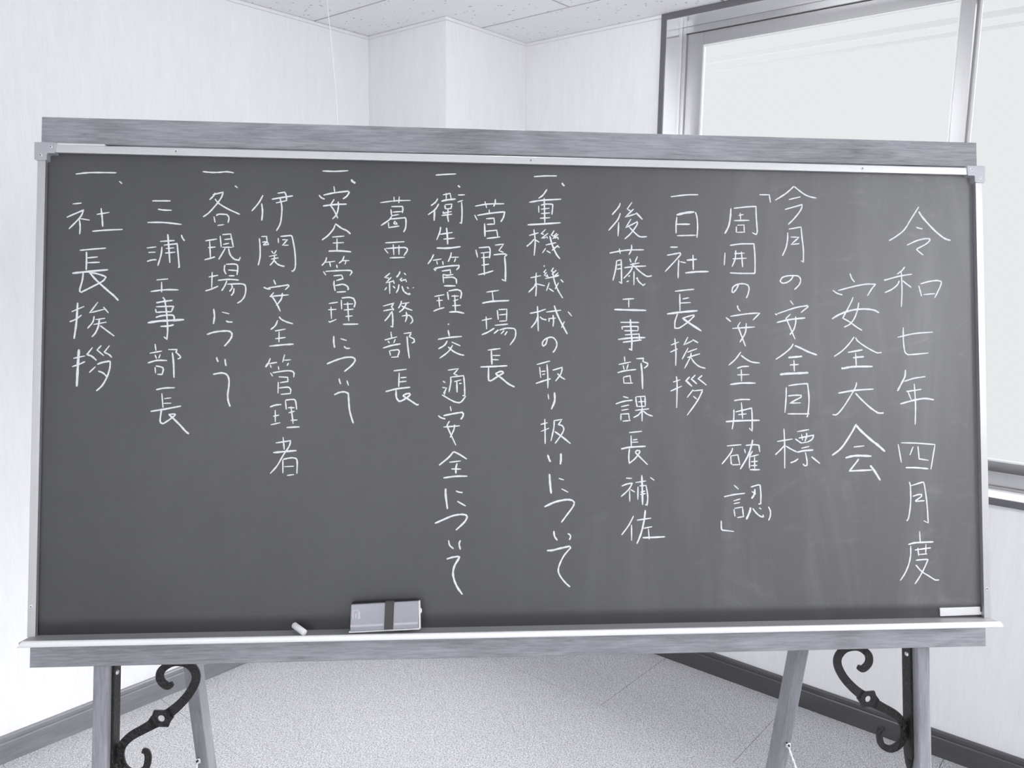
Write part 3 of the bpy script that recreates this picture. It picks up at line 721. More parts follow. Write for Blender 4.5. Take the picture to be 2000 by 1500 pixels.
# chalk writing: every character its own raised ribbon of chalk
STROKES = """#1
28 7681,3679 7504,3412 7374,3216 7204,3082 7057,2994;36 7679,3586 7757,3467 7943,3267 8088,3138 8213,3055 8322,3024;28 7621,3274 7669,3256 7748,3242;28 7423,2913 7622,3004 7791,3047 7892,3049 7892,3013 7810,2940 7630,2846 7636,2816 7758,2720
28 7376,2488 7308,2406 7213,2338;28 6944,2230 6960,2216 7254,2299 7518,2343;28 7301,2376 7307,2033 7289,1695;28 7256,2210 7209,2123 7093,2034 6956,1972;28 7319,2215 7408,2145 7501,2080;28 7652,2118 7678,2018 7707,1907;28 7686,2153 7859,2202 8028,2224 8116,2205 8100,2124 7975,1880;28 7743,1942 7981,1965
28 7197,1097 7547,1174 7920,1206;28 7320,1293 7319,1028 7343,828 7394,768 7477,762 7827,795
36 7351,463 7334,327 7259,187 7179,47;28 7322,237 7521,298 7755,333;28 7360,43 7418,47 7667,84;28 7395,37 7457,-118;36 7235,-202 7503,-132 7733,-96 7920,-121;28 7525,192 7543,-212 7529,-605
28 7176,-983 7236,-1342;28 7232,-959 7550,-966 7925,-994 7832,-1478;28 7480,-1033 7411,-1198;28 7576,-1023 7588,-1149 7596,-1272 7789,-1299;34 7319,-1440 7541,-1443 7780,-1464
28 7391,-1714 7410,-1803 7412,-2080 7380,-2337 7347,-2445 7316,-2461;28 7415,-1793 7661,-1721 7691,-1765 7737,-2102 7760,-2514 7668,-2468;28 7452,-1997 7573,-1962 7636,-1963 7625,-2002 7509,-2081 7529,-2091 7692,-2082
28 7581,-2671 7591,-2904;34 7349,-2924 7473,-2894 7619,-2886 7857,-2879;28 7396,-2949 7391,-3126 7352,-3302 7277,-3468 7176,-3614;28 7477,-3032 7679,-3007 7803,-2993;28 7540,-2986 7552,-3144;28 7705,-2917 7697,-3110;28 7556,-3118 7728,-3110;28 7492,-3230 7633,-3218 7743,-3215 7672,-3366 7565,-3551 7465,-3687;28 7491,-3318 7608,-3444 7752,-3534 7875,-3609 7958,-3614
#2
28 6256,2341 6292,2241 6351,2170;28 5905,2006 5992,1947 6099,1918;28 6010,2001 6356,2092 6585,2133 6772,2135 6687,2035 6602,1904;28 6311,1874 6273,1780 6099,1462 6222,1399 6385,1285 6488,1226;28 6424,1771 6401,1641 6336,1470 6241,1349 6121,1286;36 5880,1446 6038,1537 6266,1616 6515,1646 6722,1628 6835,1575
28 6324,1100 6215,960 6069,819 5913,715;28 6351,1089 6391,1021 6545,912 6709,823 6791,792 6874,800;36 6192,796 6486,848;34 6289,691 6397,706 6517,714;28 6346,785 6357,522;40 6056,497 6095,485 6229,511 6394,522 6687,524
34 5987,4 6325,60 6697,85;28 6358,217 6336,124 6241,-35 6094,-254 5959,-403 5862,-412;34 6330,5 6446,-114 6609,-263 6752,-362 6813,-382 6896,-378
36 6340,-591 6251,-749 6083,-996 5979,-1104 5845,-1197;46 6339,-620 6436,-729 6640,-908 6762,-998 6909,-1127;28 6278,-1038 6494,-1015;42 6112,-1247 6244,-1214 6388,-1204 6635,-1215;34 6377,-1267 6345,-1313 6182,-1509;36 6188,-1500 6641,-1482;44 6607,-1393 6692,-1502 6806,-1684
#3
28 4773,3748 4959,3865 5062,3947 5149,4030;28 5156,4026 5227,3971 5349,3883 5472,3831 5602,3810;28 5044,3766 5281,3827;28 4963,3571 5316,3675 5283,3570 5158,3407 5027,3278
28 5015,3119 5010,2983 4977,2823 4903,2661;28 5037,3188 5287,3235;28 5283,3235 5301,3028 5325,2788 5322,2544 5275,2577;28 5076,3034 5240,3031 5080,2888 5244,2907
28 5118,2281 5072,2205 4989,2148 4897,2133 4853,2172 4899,2242 5001,2274 5124,2281 5216,2271 5262,2207 5234,2107 5133,2006
28 5050,1794 5111,1713;28 4742,1540 4768,1518 4792,1529;28 4792,1537 5157,1658 5393,1700 5409,1680 5258,1561;28 5053,1531 4960,1447 5000,1368 5139,1041;28 5155,1488 5153,1369 5111,1230 5032,1130;34 4778,1366 5032,1424 5345,1461
28 5101,958 5045,872 4901,752 4748,652;36 5127,922 5249,873 5391,805 5569,742;40 4996,689 5125,700 5274,715;34 5025,545 5204,556;28 5110,644 5115,421;44 4826,360 4958,376 5202,387 5392,398
28 4951,114 4942,-117 4918,-374;28 4992,143 5159,170 5353,184 5377,161 5400,-116 5376,-393 5355,-462;28 4983,-52 5126,-38 5248,-38 5241,-77 5016,-190 5236,-186;28 4969,-397 5406,-397
28 4895,-679 4905,-983 4902,-1444;28 4756,-928 5065,-879;28 4897,-1007 4819,-1091 4717,-1183;28 4925,-1013 5052,-1086 5153,-1131;28 5154,-740 5396,-699;28 5115,-876 5186,-925 5242,-964;28 5187,-866 5227,-856 5487,-807 5451,-886 5369,-935;28 5243,-787 5261,-905;28 5341,-764 5344,-831 5308,-925;28 5236,-959 5379,-935;28 5235,-1059 5392,-1024;36 5153,-1135 5285,-1106 5473,-1093;28 5315,-1132 5344,-1299 5343,-1387 5302,-1393 5262,-1358;28 5172,-1259 5100,-1308 5014,-1337;38 5436,-1221 5602,-1353
#4
28 4459,3850 4655,3852 4678,3698
34 3889,3572 3878,3402 3841,3222 3765,3075;28 3946,3573 4221,3608 4388,3618 4390,3452 4404,3212 4409,3132 4388,3068 4307,3107;28 4040,3435 4138,3457;28 4071,3486 4082,3356;28 3948,3333 4253,3345;28 3997,3221 3992,3115 4009,3109;28 4014,3245 4146,3253 4151,3112;28 4009,3105 4165,3114
28 3766,2707 3748,2461;28 3862,2850 4071,2881 4339,2888 4357,2653 4354,2344 4339,2314 4066,2310 3857,2317;28 3948,2690 4151,2705;28 3916,2590 4190,2606;28 3979,2756 3963,2587 3901,2437;28 4090,2734 4111,2430
28 4027,2091 3982,2002 3924,1936 3896,1951 3917,2040 4003,2095 4124,2109 4215,2084 4235,2015 4214,1915 4176,1829
28 3999,1689 4014,1626 4058,1577;36 3771,1455 3869,1373;28 3856,1476 4200,1529 4443,1547 4304,1407;28 4056,1369 4005,1289 4153,899;28 4173,1350 4151,1162 4042,978;28 3894,1243 4343,1276
28 4061,792 3949,648 3817,533;28 4060,731 4140,668 4271,600 4433,581;28 3981,476 4088,510 4220,515;28 3986,349 4224,359;28 4064,455 4069,225;34 3843,165 4065,192 4344,193
28 3917,-145 4062,-123 4233,-123;28 4061,-178 4082,-492;28 3913,-315 3907,-492 3875,-692;28 3943,-361 4141,-315 4262,-286 4270,-472 4267,-731 4207,-668;28 3995,-413 4160,-398;36 3752,-547 3977,-531 4417,-521
28 3768,-1010 4053,-987;28 3882,-1049 3841,-1147 3669,-1357;28 3841,-1196 3849,-1332 3865,-1362;28 3851,-1200 3981,-1181 4020,-1372;28 3869,-1371 4030,-1366;28 4113,-1070 4132,-1152;28 4138,-1001 4295,-988 4396,-998 4414,-1129;34 4276,-894 4244,-1031 4172,-1216 4025,-1456;28 4269,-1109 4216,-1216 4206,-1441;28 4232,-1217 4390,-1178;28 4309,-1217 4310,-1442;28 4235,-1314 4372,-1305;28 4230,-1389 4361,-1383;34 4213,-1465 4411,-1466
28 3900,-1757 3991,-1836;28 3703,-1978 3884,-1940 4115,-1913;28 3887,-2057 4023,-2019;28 3892,-2111 4013,-2087;28 3895,-2213 3916,-2355;28 3905,-2199 4062,-2175 4080,-2356;28 3956,-2374 4094,-2356;28 4226,-1797 4367,-1758 4412,-1761 4426,-1940 4420,-2116 4373,-2121;36 4310,-1832 4295,-1939 4240,-2017;28 4245,-1877 4325,-1930;40 4222,-2182 4201,-2270 4136,-2411;30 4262,-2202 4341,-2300 4421,-2359 4471,-2365 4462,-2321;28 4389,-2193 4433,-2217
28 4570,-2171 4608,-2254 4606,-2351 4571,-2435
28 3645,-2430 3648,-2575 3668,-2610 3891,-2636
#5
28 2707,3772 3009,3814 3247,3824
28 2825,3385 2808,3222 2807,3064;44 2817,3421 3006,3468 3167,3487;28 3188,3484 3217,3389 3230,3191 3214,2988;34 2814,3242 3081,3247;28 2823,3021 3194,3035
34 2691,2797 2837,2799;28 2626,2639 2800,2672 2884,2689 2870,2629 2588,2323;28 2856,2560 2846,2392 2841,2198;28 2875,2521 2995,2497;36 3010,2549 3211,2571;34 3135,2653 3139,2365;36 2978,2303 3199,2328 3440,2337
28 2775,1947 2996,1975 3156,1991;28 2871,1899 2873,1568;28 2924,1801 3051,1826;28 2884,1722 3084,1734;40 2619,1509 2912,1549 3217,1578;28 2826,1515 2775,1367 2771,1239 2870,1250 3051,1379 3152,1479 3132,1492 3032,1467 2916,1427;40 2916,1437 3051,1340 3290,1188
28 2769,1043 2788,798 2782,519;28 2693,915 2849,975;28 2678,777 2824,843;28 3023,1070 2944,916 3112,1000;36 3113,1022 3224,962;28 3027,862 2910,646;28 3011,779 3203,849;28 3010,677 3257,752;28 3087,770 3066,682 2955,471;28 3082,678 3145,584 3245,506 3364,473
28 2794,318 2807,152 2796,-287;28 2728,206 2873,254;28 2679,34 2902,133;40 3053,309 2983,235 3098,124;34 3163,345 3087,266 3192,173;32 3297,336 3219,275 3382,150;28 3121,65 3000,-88;28 3121,39 3305,60 3240,-82 3139,-238 2998,-424;28 3120,-62 3190,-117
#6
28 1723,3630 1689,3547 1564,3400;28 1724,3435 1668,3300 1493,3095;28 1692,3261 1677,2989;28 1952,3651 1858,3517 1931,3473;28 1981,3519 1817,3358 2026,3429;38 2030,3449 2155,3319;28 1930,3325 1826,3155 2055,3278 2041,3208 1925,3048 1806,2938;28 1896,3170 2005,3059 2104,2988 2239,2991
28 1512,2663 1686,2699 1884,2728 2178,2737;28 1700,2753 1721,2651;28 1940,2832 1934,2733 1884,2634;28 1649,2522 1629,2355 1575,2138;28 1649,2516 1735,2537 1740,2376 1742,2078 1693,2120;28 1655,2434 1734,2450;28 1649,2355 1734,2372;28 1903,2565 1927,2487;28 2052,2607 2002,2488;28 1906,2447 2091,2483;28 1793,2386 2002,2413 2216,2426;28 1966,2481 1926,2339 1782,2180;28 1972,2438 2081,2332 2199,2245 2259,2226 2329,2241;28 1985,2320 1980,2055;28 1872,2221 1906,2237;28 1838,2116 1881,2136;28 2044,2188 2076,2125 2159,2052 2202,2087;28 2020,2183 2060,2200
28 1761,1782 1983,1796;28 1880,1785 1879,1628;36 1598,1584 2216,1573
28 1716,1341 2075,1341;28 1743,1259 1754,1201;28 1739,1255 1937,1265 2059,1262 2055,1184;28 1788,1181 2055,1184;28 1803,1103 2078,1121 2078,1008;34 1669,1015 1936,1046 2197,1054;32 1761,961 2123,1008;34 1908,1404 1920,1202 1935,1007 1930,812 1875,840
28 1790,690 1801,586;28 1677,537 1918,587;28 1765,522 1785,440;28 1864,548 1834,444;28 1656,381 1794,417 2016,445;28 1770,304 1780,178;28 1774,300 1897,324 1916,188;28 1784,184 1955,184;30 2017,650 2161,657 2147,598 2240,560 2230,517 2170,468;34 2111,569 2130,364 2138,72
28 1759,-69 1865,-98;28 1619,-211 1772,-162 1946,-139;28 1723,-263 1876,-230;28 1728,-333 1870,-308;28 1718,-395 1718,-521;28 1722,-405 1866,-395 1885,-527;28 1751,-537 1904,-525;28 2005,-74 2013,-162 2032,-269;28 2019,-74 2183,-64 2190,-249;28 2048,-172 2176,-162;28 2038,-259 2190,-255;28 2098,-68 2123,-249;28 1992,-333 2261,-302;28 2127,-259 2125,-541;28 2116,-346 2047,-424 1958,-469;28 2146,-341 2225,-405 2333,-443
28 1874,-754 2124,-729;28 1911,-808 1916,-1038;28 1946,-895 2035,-880;28 1926,-938 2048,-932;34 1719,-1063 1886,-1031 2192,-1012;28 1880,-1054 1866,-1208 1875,-1334 1984,-1247 2073,-1132 2073,-1097 2024,-1093 1990,-1128;28 1990,-1128 2072,-1209 2229,-1364
28 1811,-1613 1927,-1618;28 1726,-1763 1824,-1725 1932,-1707 1863,-1826 1715,-1960;28 1879,-1845 1882,-2053;28 1892,-1826 1981,-1875;28 1991,-1697 2194,-1668;28 2277,-1601 2356,-1659;28 2040,-1773 2035,-2020;28 2070,-1760 2197,-1755 2226,-1963 2211,-2131 2176,-2108;36 2114,-1557 2122,-1828 2127,-2117;28 2089,-1881 2177,-1857;28 2082,-1924 2187,-1905
28 1953,-2323 1860,-2499 1722,-2680;28 1913,-2490 1913,-2788;28 2017,-2405 2293,-2369;34 2179,-2214 2155,-2406 2094,-2655 2015,-2846;28 2144,-2560 2307,-2529;28 2236,-2570 2251,-2768;34 2123,-2736 2330,-2731 2556,-2722
#7
28 63,4101 279,4120 504,4125
34 601,3995 617,3964 648,3934
28 313,3863 240,3755 151,3685;32 -26,3608 232,3652 585,3680;28 154,3546 157,3413;28 198,3558 295,3580 407,3580 423,3554 407,3381;28 260,3695 271,3222;28 198,3479 362,3503;28 201,3396 373,3412;28 177,3306 373,3321;34 -57,3177 232,3198 573,3228
28 63,3093 88,2859 68,2590;28 -26,2974 151,3029;28 68,2905 -2,2826 -77,2763;28 83,2898 169,2845;28 286,3097 200,3009 255,3000;28 333,3023 208,2921 294,2941;28 302,2964 328,2923;28 451,3077 396,2989 443,2967 500,3026;28 529,3007 422,2919 521,2953;28 513,2960 532,2906;32 364,2973 419,2786 489,2631 559,2538;28 286,2797 489,2847;28 529,2796 466,2748 406,2695;28 513,2772 557,2754;28 289,2737 224,2643;28 302,2691 383,2645
40 247,2401 270,2391;28 109,2269 99,2126 109,2002 98,1818;28 -3,2169 197,2213;28 109,2095 67,2001 -41,1891;28 114,2056 273,2019;28 294,2331 250,2276 278,2269;28 306,2277 262,2222 325,2192;28 312,2238 337,2168;28 437,2368 395,2302 450,2279;28 489,2322 403,2239;28 528,2272 450,2209 543,2226;28 278,2160 528,2210;28 418,2302 457,2100 527,1929 613,1790;28 535,2085 465,1960;32 572,2145 624,2091;28 356,2083 301,1926;28 348,1974 441,1910
28 130,1634 137,1450 145,1156;28 -15,1495 137,1525 290,1579;28 137,1435 91,1326 8,1220;28 176,1432 230,1389 303,1374;28 296,1522 581,1561;32 449,1648 511,1470 604,1284 698,1106;28 644,1350 586,1229;30 711,1534 785,1449;28 332,1398 480,1410;28 355,1398 347,1336;28 425,1469 436,1360 425,1248
28 324,1041 292,925 246,878 222,901 238,971 324,1033 417,1042 482,980 498,895 463,810 420,755
28 118,529 370,597;28 171,483 191,277;28 310,538 326,306 326,82;28 202,398 284,406;28 217,339 276,352;30 98,171 245,221 382,263;28 416,422 603,477 572,353 470,214;28 507,361 572,299 654,248
28 330,-26 343,-126;36 452,5 454,-157 392,-314
28 268,-496 273,-727 275,-965;28 190,-599 322,-565;28 195,-730 350,-668;28 446,-519 438,-665 384,-911;28 449,-527 594,-504 524,-604 594,-622 628,-681 593,-773 461,-958;32 454,-730 601,-835 756,-961
36 322,-1165 348,-1249 376,-1303;38 572,-1142 572,-1258 561,-1350
40 355,-1525 367,-1709 388,-1895;28 530,-1610 631,-1641;28 581,-1805 711,-1872
38 259,-2140 444,-2057 599,-2020 708,-2009 798,-2025;30 785,-2019 824,-2060 801,-2137 676,-2304 578,-2433
32 436,-2589 451,-2691 505,-2768;28 699,-2640 745,-2671 750,-2717 727,-2760
38 307,-2953 412,-2949 567,-2913 740,-2877;30 740,-2877 752,-2908 628,-3051 543,-3217 520,-3339 566,-3446 659,-3561 743,-3636
#8
28 -1050,3513 -810,3557 -500,3571;28 -865,3606 -833,3482;28 -668,3654 -674,3579 -702,3511;28 -787,3451 -779,3381;28 -1060,3345 -1008,3245;30 -1008,3338 -779,3381 -516,3413 -495,3395 -516,3309 -565,3222;30 -844,3279 -694,3290 -683,3181 -828,3170;34 -872,3188 -863,2936;28 -871,3037 -642,3064 -621,2940;28 -832,2903 -574,2936
28 -1035,2687 -1001,2538;28 -982,2724 -786,2743 -765,2673 -778,2526;28 -945,2624 -778,2645;28 -935,2534 -778,2552;28 -889,2640 -873,2206;28 -924,2394 -785,2417;28 -993,2212 -854,2245 -703,2294;28 -675,2779 -512,2802 -600,2676 -515,2646;28 -701,2594 -515,2615 -450,2601 -499,2556;34 -492,2561 -476,2367 -476,2100 -545,2133
28 -835,1886 -599,1923;28 -723,1893 -707,1728;34 -915,1677 -730,1712 -406,1732
28 -922,1350 -732,1393;30 -840,1425 -829,1186;30 -921,1082 -806,1132 -683,1208;34 -630,1548 -609,1369;28 -606,1559 -449,1568 -455,1352;28 -591,1459 -455,1473;28 -591,1340 -455,1349;28 -675,1262 -429,1287;32 -606,1180 -691,1107;28 -590,1173 -452,1210 -312,1206 -282,1152 -297,1028 -390,892;28 -498,1169 -560,1099;28 -441,1151 -490,1076
28 -808,793 -567,826;36 -741,786 -728,524;28 -716,694 -572,695;28 -721,617 -602,613;32 -943,477 -713,486 -438,503;32 -792,478 -792,255 -774,222 -735,225 -605,310 -512,364 -528,392 -574,394 -664,351;34 -659,348 -543,264 -420,164 -301,103
#9
28 -1795,4087 -1629,4103 -1409,4118
28 -1372,3904 -1359,3884 -1333,3864
28 -1753,3642 -1796,3571 -1880,3504;28 -1732,3544 -1803,3431 -1933,3332;36 -1811,3431 -1818,3221;28 -1656,3714 -1520,3745 -1502,3639;28 -1594,3749 -1594,3614;34 -1686,3593 -1566,3622 -1415,3641;36 -1619,3520 -1609,3443;28 -1615,3531 -1486,3543 -1504,3460 -1604,3448;30 -1645,3400 -1654,3364 -1491,3403;30 -1680,3322 -1481,3352;28 -1558,3444 -1565,3311 -1549,3203;28 -1374,3717 -1243,3725;28 -1381,3584 -1281,3618;28 -1305,3589 -1296,3379 -1306,3177 -1342,3199
28 -1697,3107 -1710,3014 -1770,2858;28 -1709,2965 -1472,3006;32 -1587,3094 -1571,2939 -1563,2777;28 -1643,2876 -1433,2898;34 -1770,2706 -1563,2707 -1320,2739
28 -1823,2587 -1868,2493 -1933,2400;28 -1837,2473 -1677,2501;28 -1769,2464 -1753,2395;28 -1657,2461 -1646,2389;28 -1494,2628 -1509,2553 -1554,2449;28 -1504,2535 -1355,2540;28 -1412,2516 -1439,2446;28 -1824,2316 -1783,2274;30 -1768,2302 -1803,2324 -1562,2367 -1350,2385 -1355,2346 -1400,2296;30 -1671,2272 -1513,2298 -1508,2221;28 -1653,2211 -1576,2196 -1457,2211;30 -1650,2211 -1637,2049;28 -1637,2149 -1469,2159 -1400,2122 -1395,2037;34 -1629,1995 -1415,1998
28 -1807,1793 -1621,1830;28 -1725,1783 -1709,1589;28 -1770,1713 -1651,1725;28 -1826,1515 -1734,1555 -1620,1587;34 -1565,1883 -1544,1734;30 -1545,1899 -1392,1926 -1318,1902 -1302,1853 -1322,1757;28 -1491,1804 -1353,1806;28 -1455,1712 -1360,1744;28 -1430,1828 -1413,1504;28 -1475,1622 -1317,1633;32 -1531,1503 -1390,1509 -1249,1483
40 -1550,1283 -1535,1265
32 -1550,1165 -1526,1049;30 -1740,989 -1526,1026 -1292,1048;30 -1564,965 -1617,880 -1731,810;32 -1483,942 -1319,870;28 -1462,884 -1548,758 -1708,634;30 -1549,850 -1449,766 -1327,710 -1247,695
28 -1552,413 -1356,444 -1440,344 -1371,322;28 -1501,291 -1496,191 -1530,5;28 -1493,286 -1257,312 -1241,131 -1236,-61 -1279,-61;28 -1432,199 -1302,235;28 -1343,164 -1292,169;32 -1386,222 -1378,0;28 -1645,211 -1597,178;28 -1655,91 -1576,81 -1626,-23 -1599,23 -1617,-51;28 -1660,-46 -1461,-160 -1354,-191 -1293,-168 -1217,-68
28 -1504,-260 -1488,-351;28 -1731,-433 -1673,-473 -1594,-496;32 -1631,-435 -1445,-397 -1285,-371 -1259,-405 -1275,-458 -1311,-504;28 -1518,-534 -1559,-611 -1543,-672 -1398,-987;28 -1422,-600 -1437,-695 -1505,-842;28 -1630,-646 -1323,-623
32 -1440,-1103 -1534,-1212 -1708,-1355;32 -1440,-1103 -1336,-1152 -1194,-1243;28 -1518,-1300 -1305,-1276;28 -1480,-1425 -1300,-1428;32 -1374,-1319 -1396,-1410 -1396,-1511;32 -1626,-1591 -1411,-1562 -1183,-1560
38 -1585,-1784 -1584,-1905 -1550,-2166;28 -1395,-1831 -1342,-1854 -1269,-1865;34 -1369,-2023 -1212,-2113
34 -1782,-2428 -1621,-2359 -1454,-2292 -1303,-2268 -1211,-2279 -1184,-2317 -1234,-2408 -1393,-2557
28 -1528,-2740 -1505,-2835 -1434,-2899;32 -1309,-2742 -1331,-2815 -1308,-2916
34 -1562,-3086 -1452,-3055 -1338,-3041;38 -1333,-3034 -1338,-3079 -1413,-3206 -1443,-3341 -1420,-3477 -1359,-3613 -1268,-3742
#10
24 -2821,3542 -2548,3582 -2257,3597;28 -2570,3660 -2561,3560;28 -2471,3666 -2479,3540;28 -2616,3472 -2410,3480 -2402,3432 -2410,3354;28 -2624,3419 -2610,3306;28 -2589,3368 -2418,3384;28 -2598,3303 -2474,3327;28 -2601,3303 -2657,3219 -2806,3112;28 -2640,3236 -2358,3268 -2344,3225 -2348,3086 -2387,2993;28 -2669,3175 -2661,3076 -2468,3109;28 -2546,3207 -2571,3151;28 -2537,3186 -2503,3144 -2571,3147
28 -2727,2788 -2369,2816;28 -2743,2680 -2670,2591;28 -2722,2680 -2406,2706 -2329,2695 -2316,2652 -2380,2551;28 -2577,2760 -2564,2561;28 -2471,2745 -2470,2567;28 -2640,2508 -2362,2521
30 -2634,2220 -2731,2136 -2650,2125;28 -2608,2143 -2709,2038 -2556,2074;28 -2641,2061 -2636,1832;28 -2577,2091 -2552,2023;28 -2692,1957 -2729,1900;28 -2576,1979 -2534,1936;30 -2446,2257 -2472,2197 -2514,2144;28 -2373,2228 -2339,2190;28 -2408,2133 -2445,2102 -2411,2064;28 -2420,2085 -2343,2103 -2326,2055;28 -2467,2015 -2479,1929 -2517,1850;30 -2411,1981 -2376,1887 -2307,1836 -2256,1828 -2282,1853;28 -2317,1965 -2286,1931;40 -2205,1958 -2197,1946
28 -2757,1601 -2554,1660 -2604,1591 -2562,1548;28 -2753,1512 -2562,1552 -2570,1522;28 -2595,1513 -2578,1393 -2577,1212 -2619,1229;28 -2604,1496 -2654,1409 -2725,1323;28 -2418,1705 -2434,1636 -2476,1562;28 -2409,1653 -2272,1672;28 -2324,1663 -2374,1567 -2459,1489;28 -2417,1610 -2332,1568 -2216,1526;28 -2411,1420 -2280,1434 -2220,1379 -2211,1319 -2253,1275;28 -2331,1499 -2317,1413 -2347,1309
28 -2610,1126 -2596,1014;28 -2723,970 -2494,1032;28 -2664,954 -2634,911;28 -2529,989 -2558,915;30 -2752,819 -2600,868 -2430,900;28 -2637,773 -2612,679;28 -2625,774 -2472,792 -2455,749 -2488,654;28 -2602,649 -2463,658;28 -2375,1093 -2235,1112 -2269,1034 -2184,992 -2175,940 -2226,914;30 -2312,1042 -2294,827 -2267,630
28 -2555,397 -2317,428;30 -2453,363 -2460,97;28 -2427,269 -2316,278;28 -2443,191 -2316,205;32 -2701,11 -2493,63 -2247,93;32 -2510,46 -2501,-100 -2450,-172 -2390,-151 -2306,-99 -2246,-48 -2263,-22 -2323,-31 -2386,-65;32 -2386,-65 -2288,-125 -2186,-193 -2126,-231 -2088,-227
#11
28 -3891,4115 -3658,4113 -3416,4132
40 -3360,3968 -3335,3930 -3283,3900
28 -3678,3831 -3663,3727;28 -3950,3660 -3907,3613 -3844,3585;30 -3870,3662 -3672,3709 -3418,3746 -3397,3724 -3438,3654 -3510,3597;28 -3671,3588 -3741,3474 -3678,3389 -3600,3230;28 -3598,3547 -3593,3443 -3626,3304 -3701,3216;32 -3876,3458 -3661,3489 -3441,3502
28 -3653,3105 -3683,3026 -3783,2904 -3888,2821;30 -3654,3117 -3624,3114 -3531,3046 -3437,3005 -3365,2942;28 -3702,2879 -3479,2901;28 -3689,2768 -3486,2780;28 -3614,2859 -3612,2631;34 -3767,2616 -3561,2623 -3353,2609
28 -3801,2499 -3821,2425 -3888,2343;28 -3821,2404 -3644,2428;28 -3745,2414 -3727,2324;28 -3480,2530 -3509,2452 -3576,2390;28 -3517,2439 -3382,2445;28 -3445,2427 -3466,2371;28 -3618,2364 -3605,2300;28 -3858,2235 -3810,2164;28 -3819,2236 -3592,2253 -3372,2260 -3335,2226 -3372,2165;30 -3671,2157 -3524,2171 -3498,2108 -3620,2067;28 -3658,2066 -3662,1994 -3639,1874;30 -3640,1973 -3505,2000 -3429,1971 -3400,1928 -3407,1890;34 -3609,1852 -3441,1864
28 -3755,1638 -3587,1666;28 -3713,1579 -3702,1356;28 -3762,1522 -3611,1533;28 -3752,1313 -3735,1292 -3610,1348;28 -3525,1709 -3518,1534;30 -3520,1744 -3385,1758 -3301,1738 -3271,1661 -3291,1570;28 -3482,1628 -3308,1639;28 -3476,1521 -3299,1540;28 -3410,1668 -3386,1316;28 -3446,1401 -3315,1415;34 -3491,1255 -3209,1262
32 -3657,1035 -3656,920 -3639,818;28 -3535,990 -3417,953;28 -3471,849 -3428,811 -3356,811
32 -3779,519 -3603,593 -3444,640 -3326,645 -3275,624 -3266,581 -3325,495 -3459,379
28 -3554,251 -3545,205 -3524,145;28 -3411,214 -3381,120
32 -3640,-51 -3548,-8 -3456,4 -3384,-25 -3374,-153 -3360,-323 -3326,-459 -3287,-578
#12
28 -4969,3638 -5047,3490 -5170,3337;32 -4993,3483 -4975,3329 -4988,3161;28 -4706,3678 -4573,3702 -4547,3630 -4542,3548;30 -4809,3564 -4614,3603 -4425,3637;28 -4733,3497 -4529,3548;28 -4659,3585 -4625,3422 -4634,3215 -4658,3094 -4719,2978
28 -5026,2834 -5012,2677 -5010,2489 -5041,2331;28 -4993,2865 -4898,2871 -4880,2747;28 -4975,2763 -4872,2773;28 -4958,2707 -4855,2722 -4880,2765 -4955,2720;28 -4685,2845 -4680,2751;28 -4643,2875 -4455,2896 -4430,2858 -4386,2636 -4367,2413 -4374,2293 -4407,2232 -4440,2237;28 -4613,2812 -4518,2818 -4604,2709 -4495,2715;28 -4803,2603 -4769,2552;28 -4715,2617 -4756,2544;28 -4844,2500 -4702,2531;28 -4810,2449 -4677,2477;28 -4748,2510 -4759,2424 -4829,2333;28 -4751,2424 -4700,2365 -4633,2332 -4563,2320
30 -4759,2067 -4721,1977;28 -4941,1928 -4870,1899 -4812,1895;28 -4854,1916 -4687,1944 -4496,1976 -4479,1955 -4549,1885;28 -4753,1832 -4819,1754 -4777,1746 -4692,1611 -4632,1483;28 -4598,1825 -4618,1714 -4705,1590;28 -4831,1759 -4481,1792
28 -4677,1321 -4721,1219 -4803,1146;28 -4653,1386 -4614,1339 -4522,1292 -4400,1256;28 -4725,1121 -4534,1157;28 -4718,977 -4532,1003;28 -4650,1109 -4651,913;32 -4821,840 -4584,866 -4381,881
30 -4802,620 -4838,521;46 -4838,530 -4887,453;30 -4826,517 -4680,543;28 -4804,496 -4783,442;28 -4545,689 -4581,544;28 -4556,582 -4431,592;28 -4472,536 -4500,481;28 -4658,472 -4646,404;28 -4799,352 -4756,285;28 -4758,352 -4529,387 -4413,383 -4371,346 -4378,269;28 -4649,277 -4486,269 -4481,193 -4623,170;28 -4655,183 -4658,-28;28 -4638,73 -4476,86 -4426,40 -4433,-28 -4608,-45
32 -4800,-278 -4705,-243 -4593,-231;28 -4704,-333 -4701,-552;28 -4740,-447 -4633,-425;28 -4784,-603 -4610,-564;32 -4523,-155 -4505,-324;28 -4523,-151 -4382,-138 -4340,-171 -4317,-324;28 -4477,-290 -4356,-290;28 -4463,-383 -4355,-354;28 -4422,-265 -4378,-586;28 -4423,-522 -4300,-514;36 -4497,-653 -4261,-641
30 -4558,-826 -4534,-1058;28 -4689,-935 -4420,-894 -4448,-999 -4546,-1151 -4660,-1352 -4782,-1494;34 -4733,-1112 -4513,-1092 -4314,-1075;28 -4557,-1243 -4555,-1487;28 -4553,-1235 -4429,-1210 -4338,-1215 -4300,-1269 -4302,-1497;28 -4531,-1369 -4358,-1362;28 -4480,-1529 -4351,-1513
#13
28 -6062,4051 -5908,4040 -5769,4044 -5629,4059 -5500,4041
28 -5480,3802 -5428,3762
28 -5833,3662 -5859,3608 -5931,3530;28 -5877,3625 -5685,3678 -5727,3565 -5830,3418 -5950,3281 -6045,3210;28 -5835,3548 -5761,3465 -5602,3369 -5382,3270;32 -5848,3223 -5826,3111;28 -5810,3238 -5758,3267 -5618,3264 -5579,3206 -5595,3107;28 -5782,3058 -5665,3075
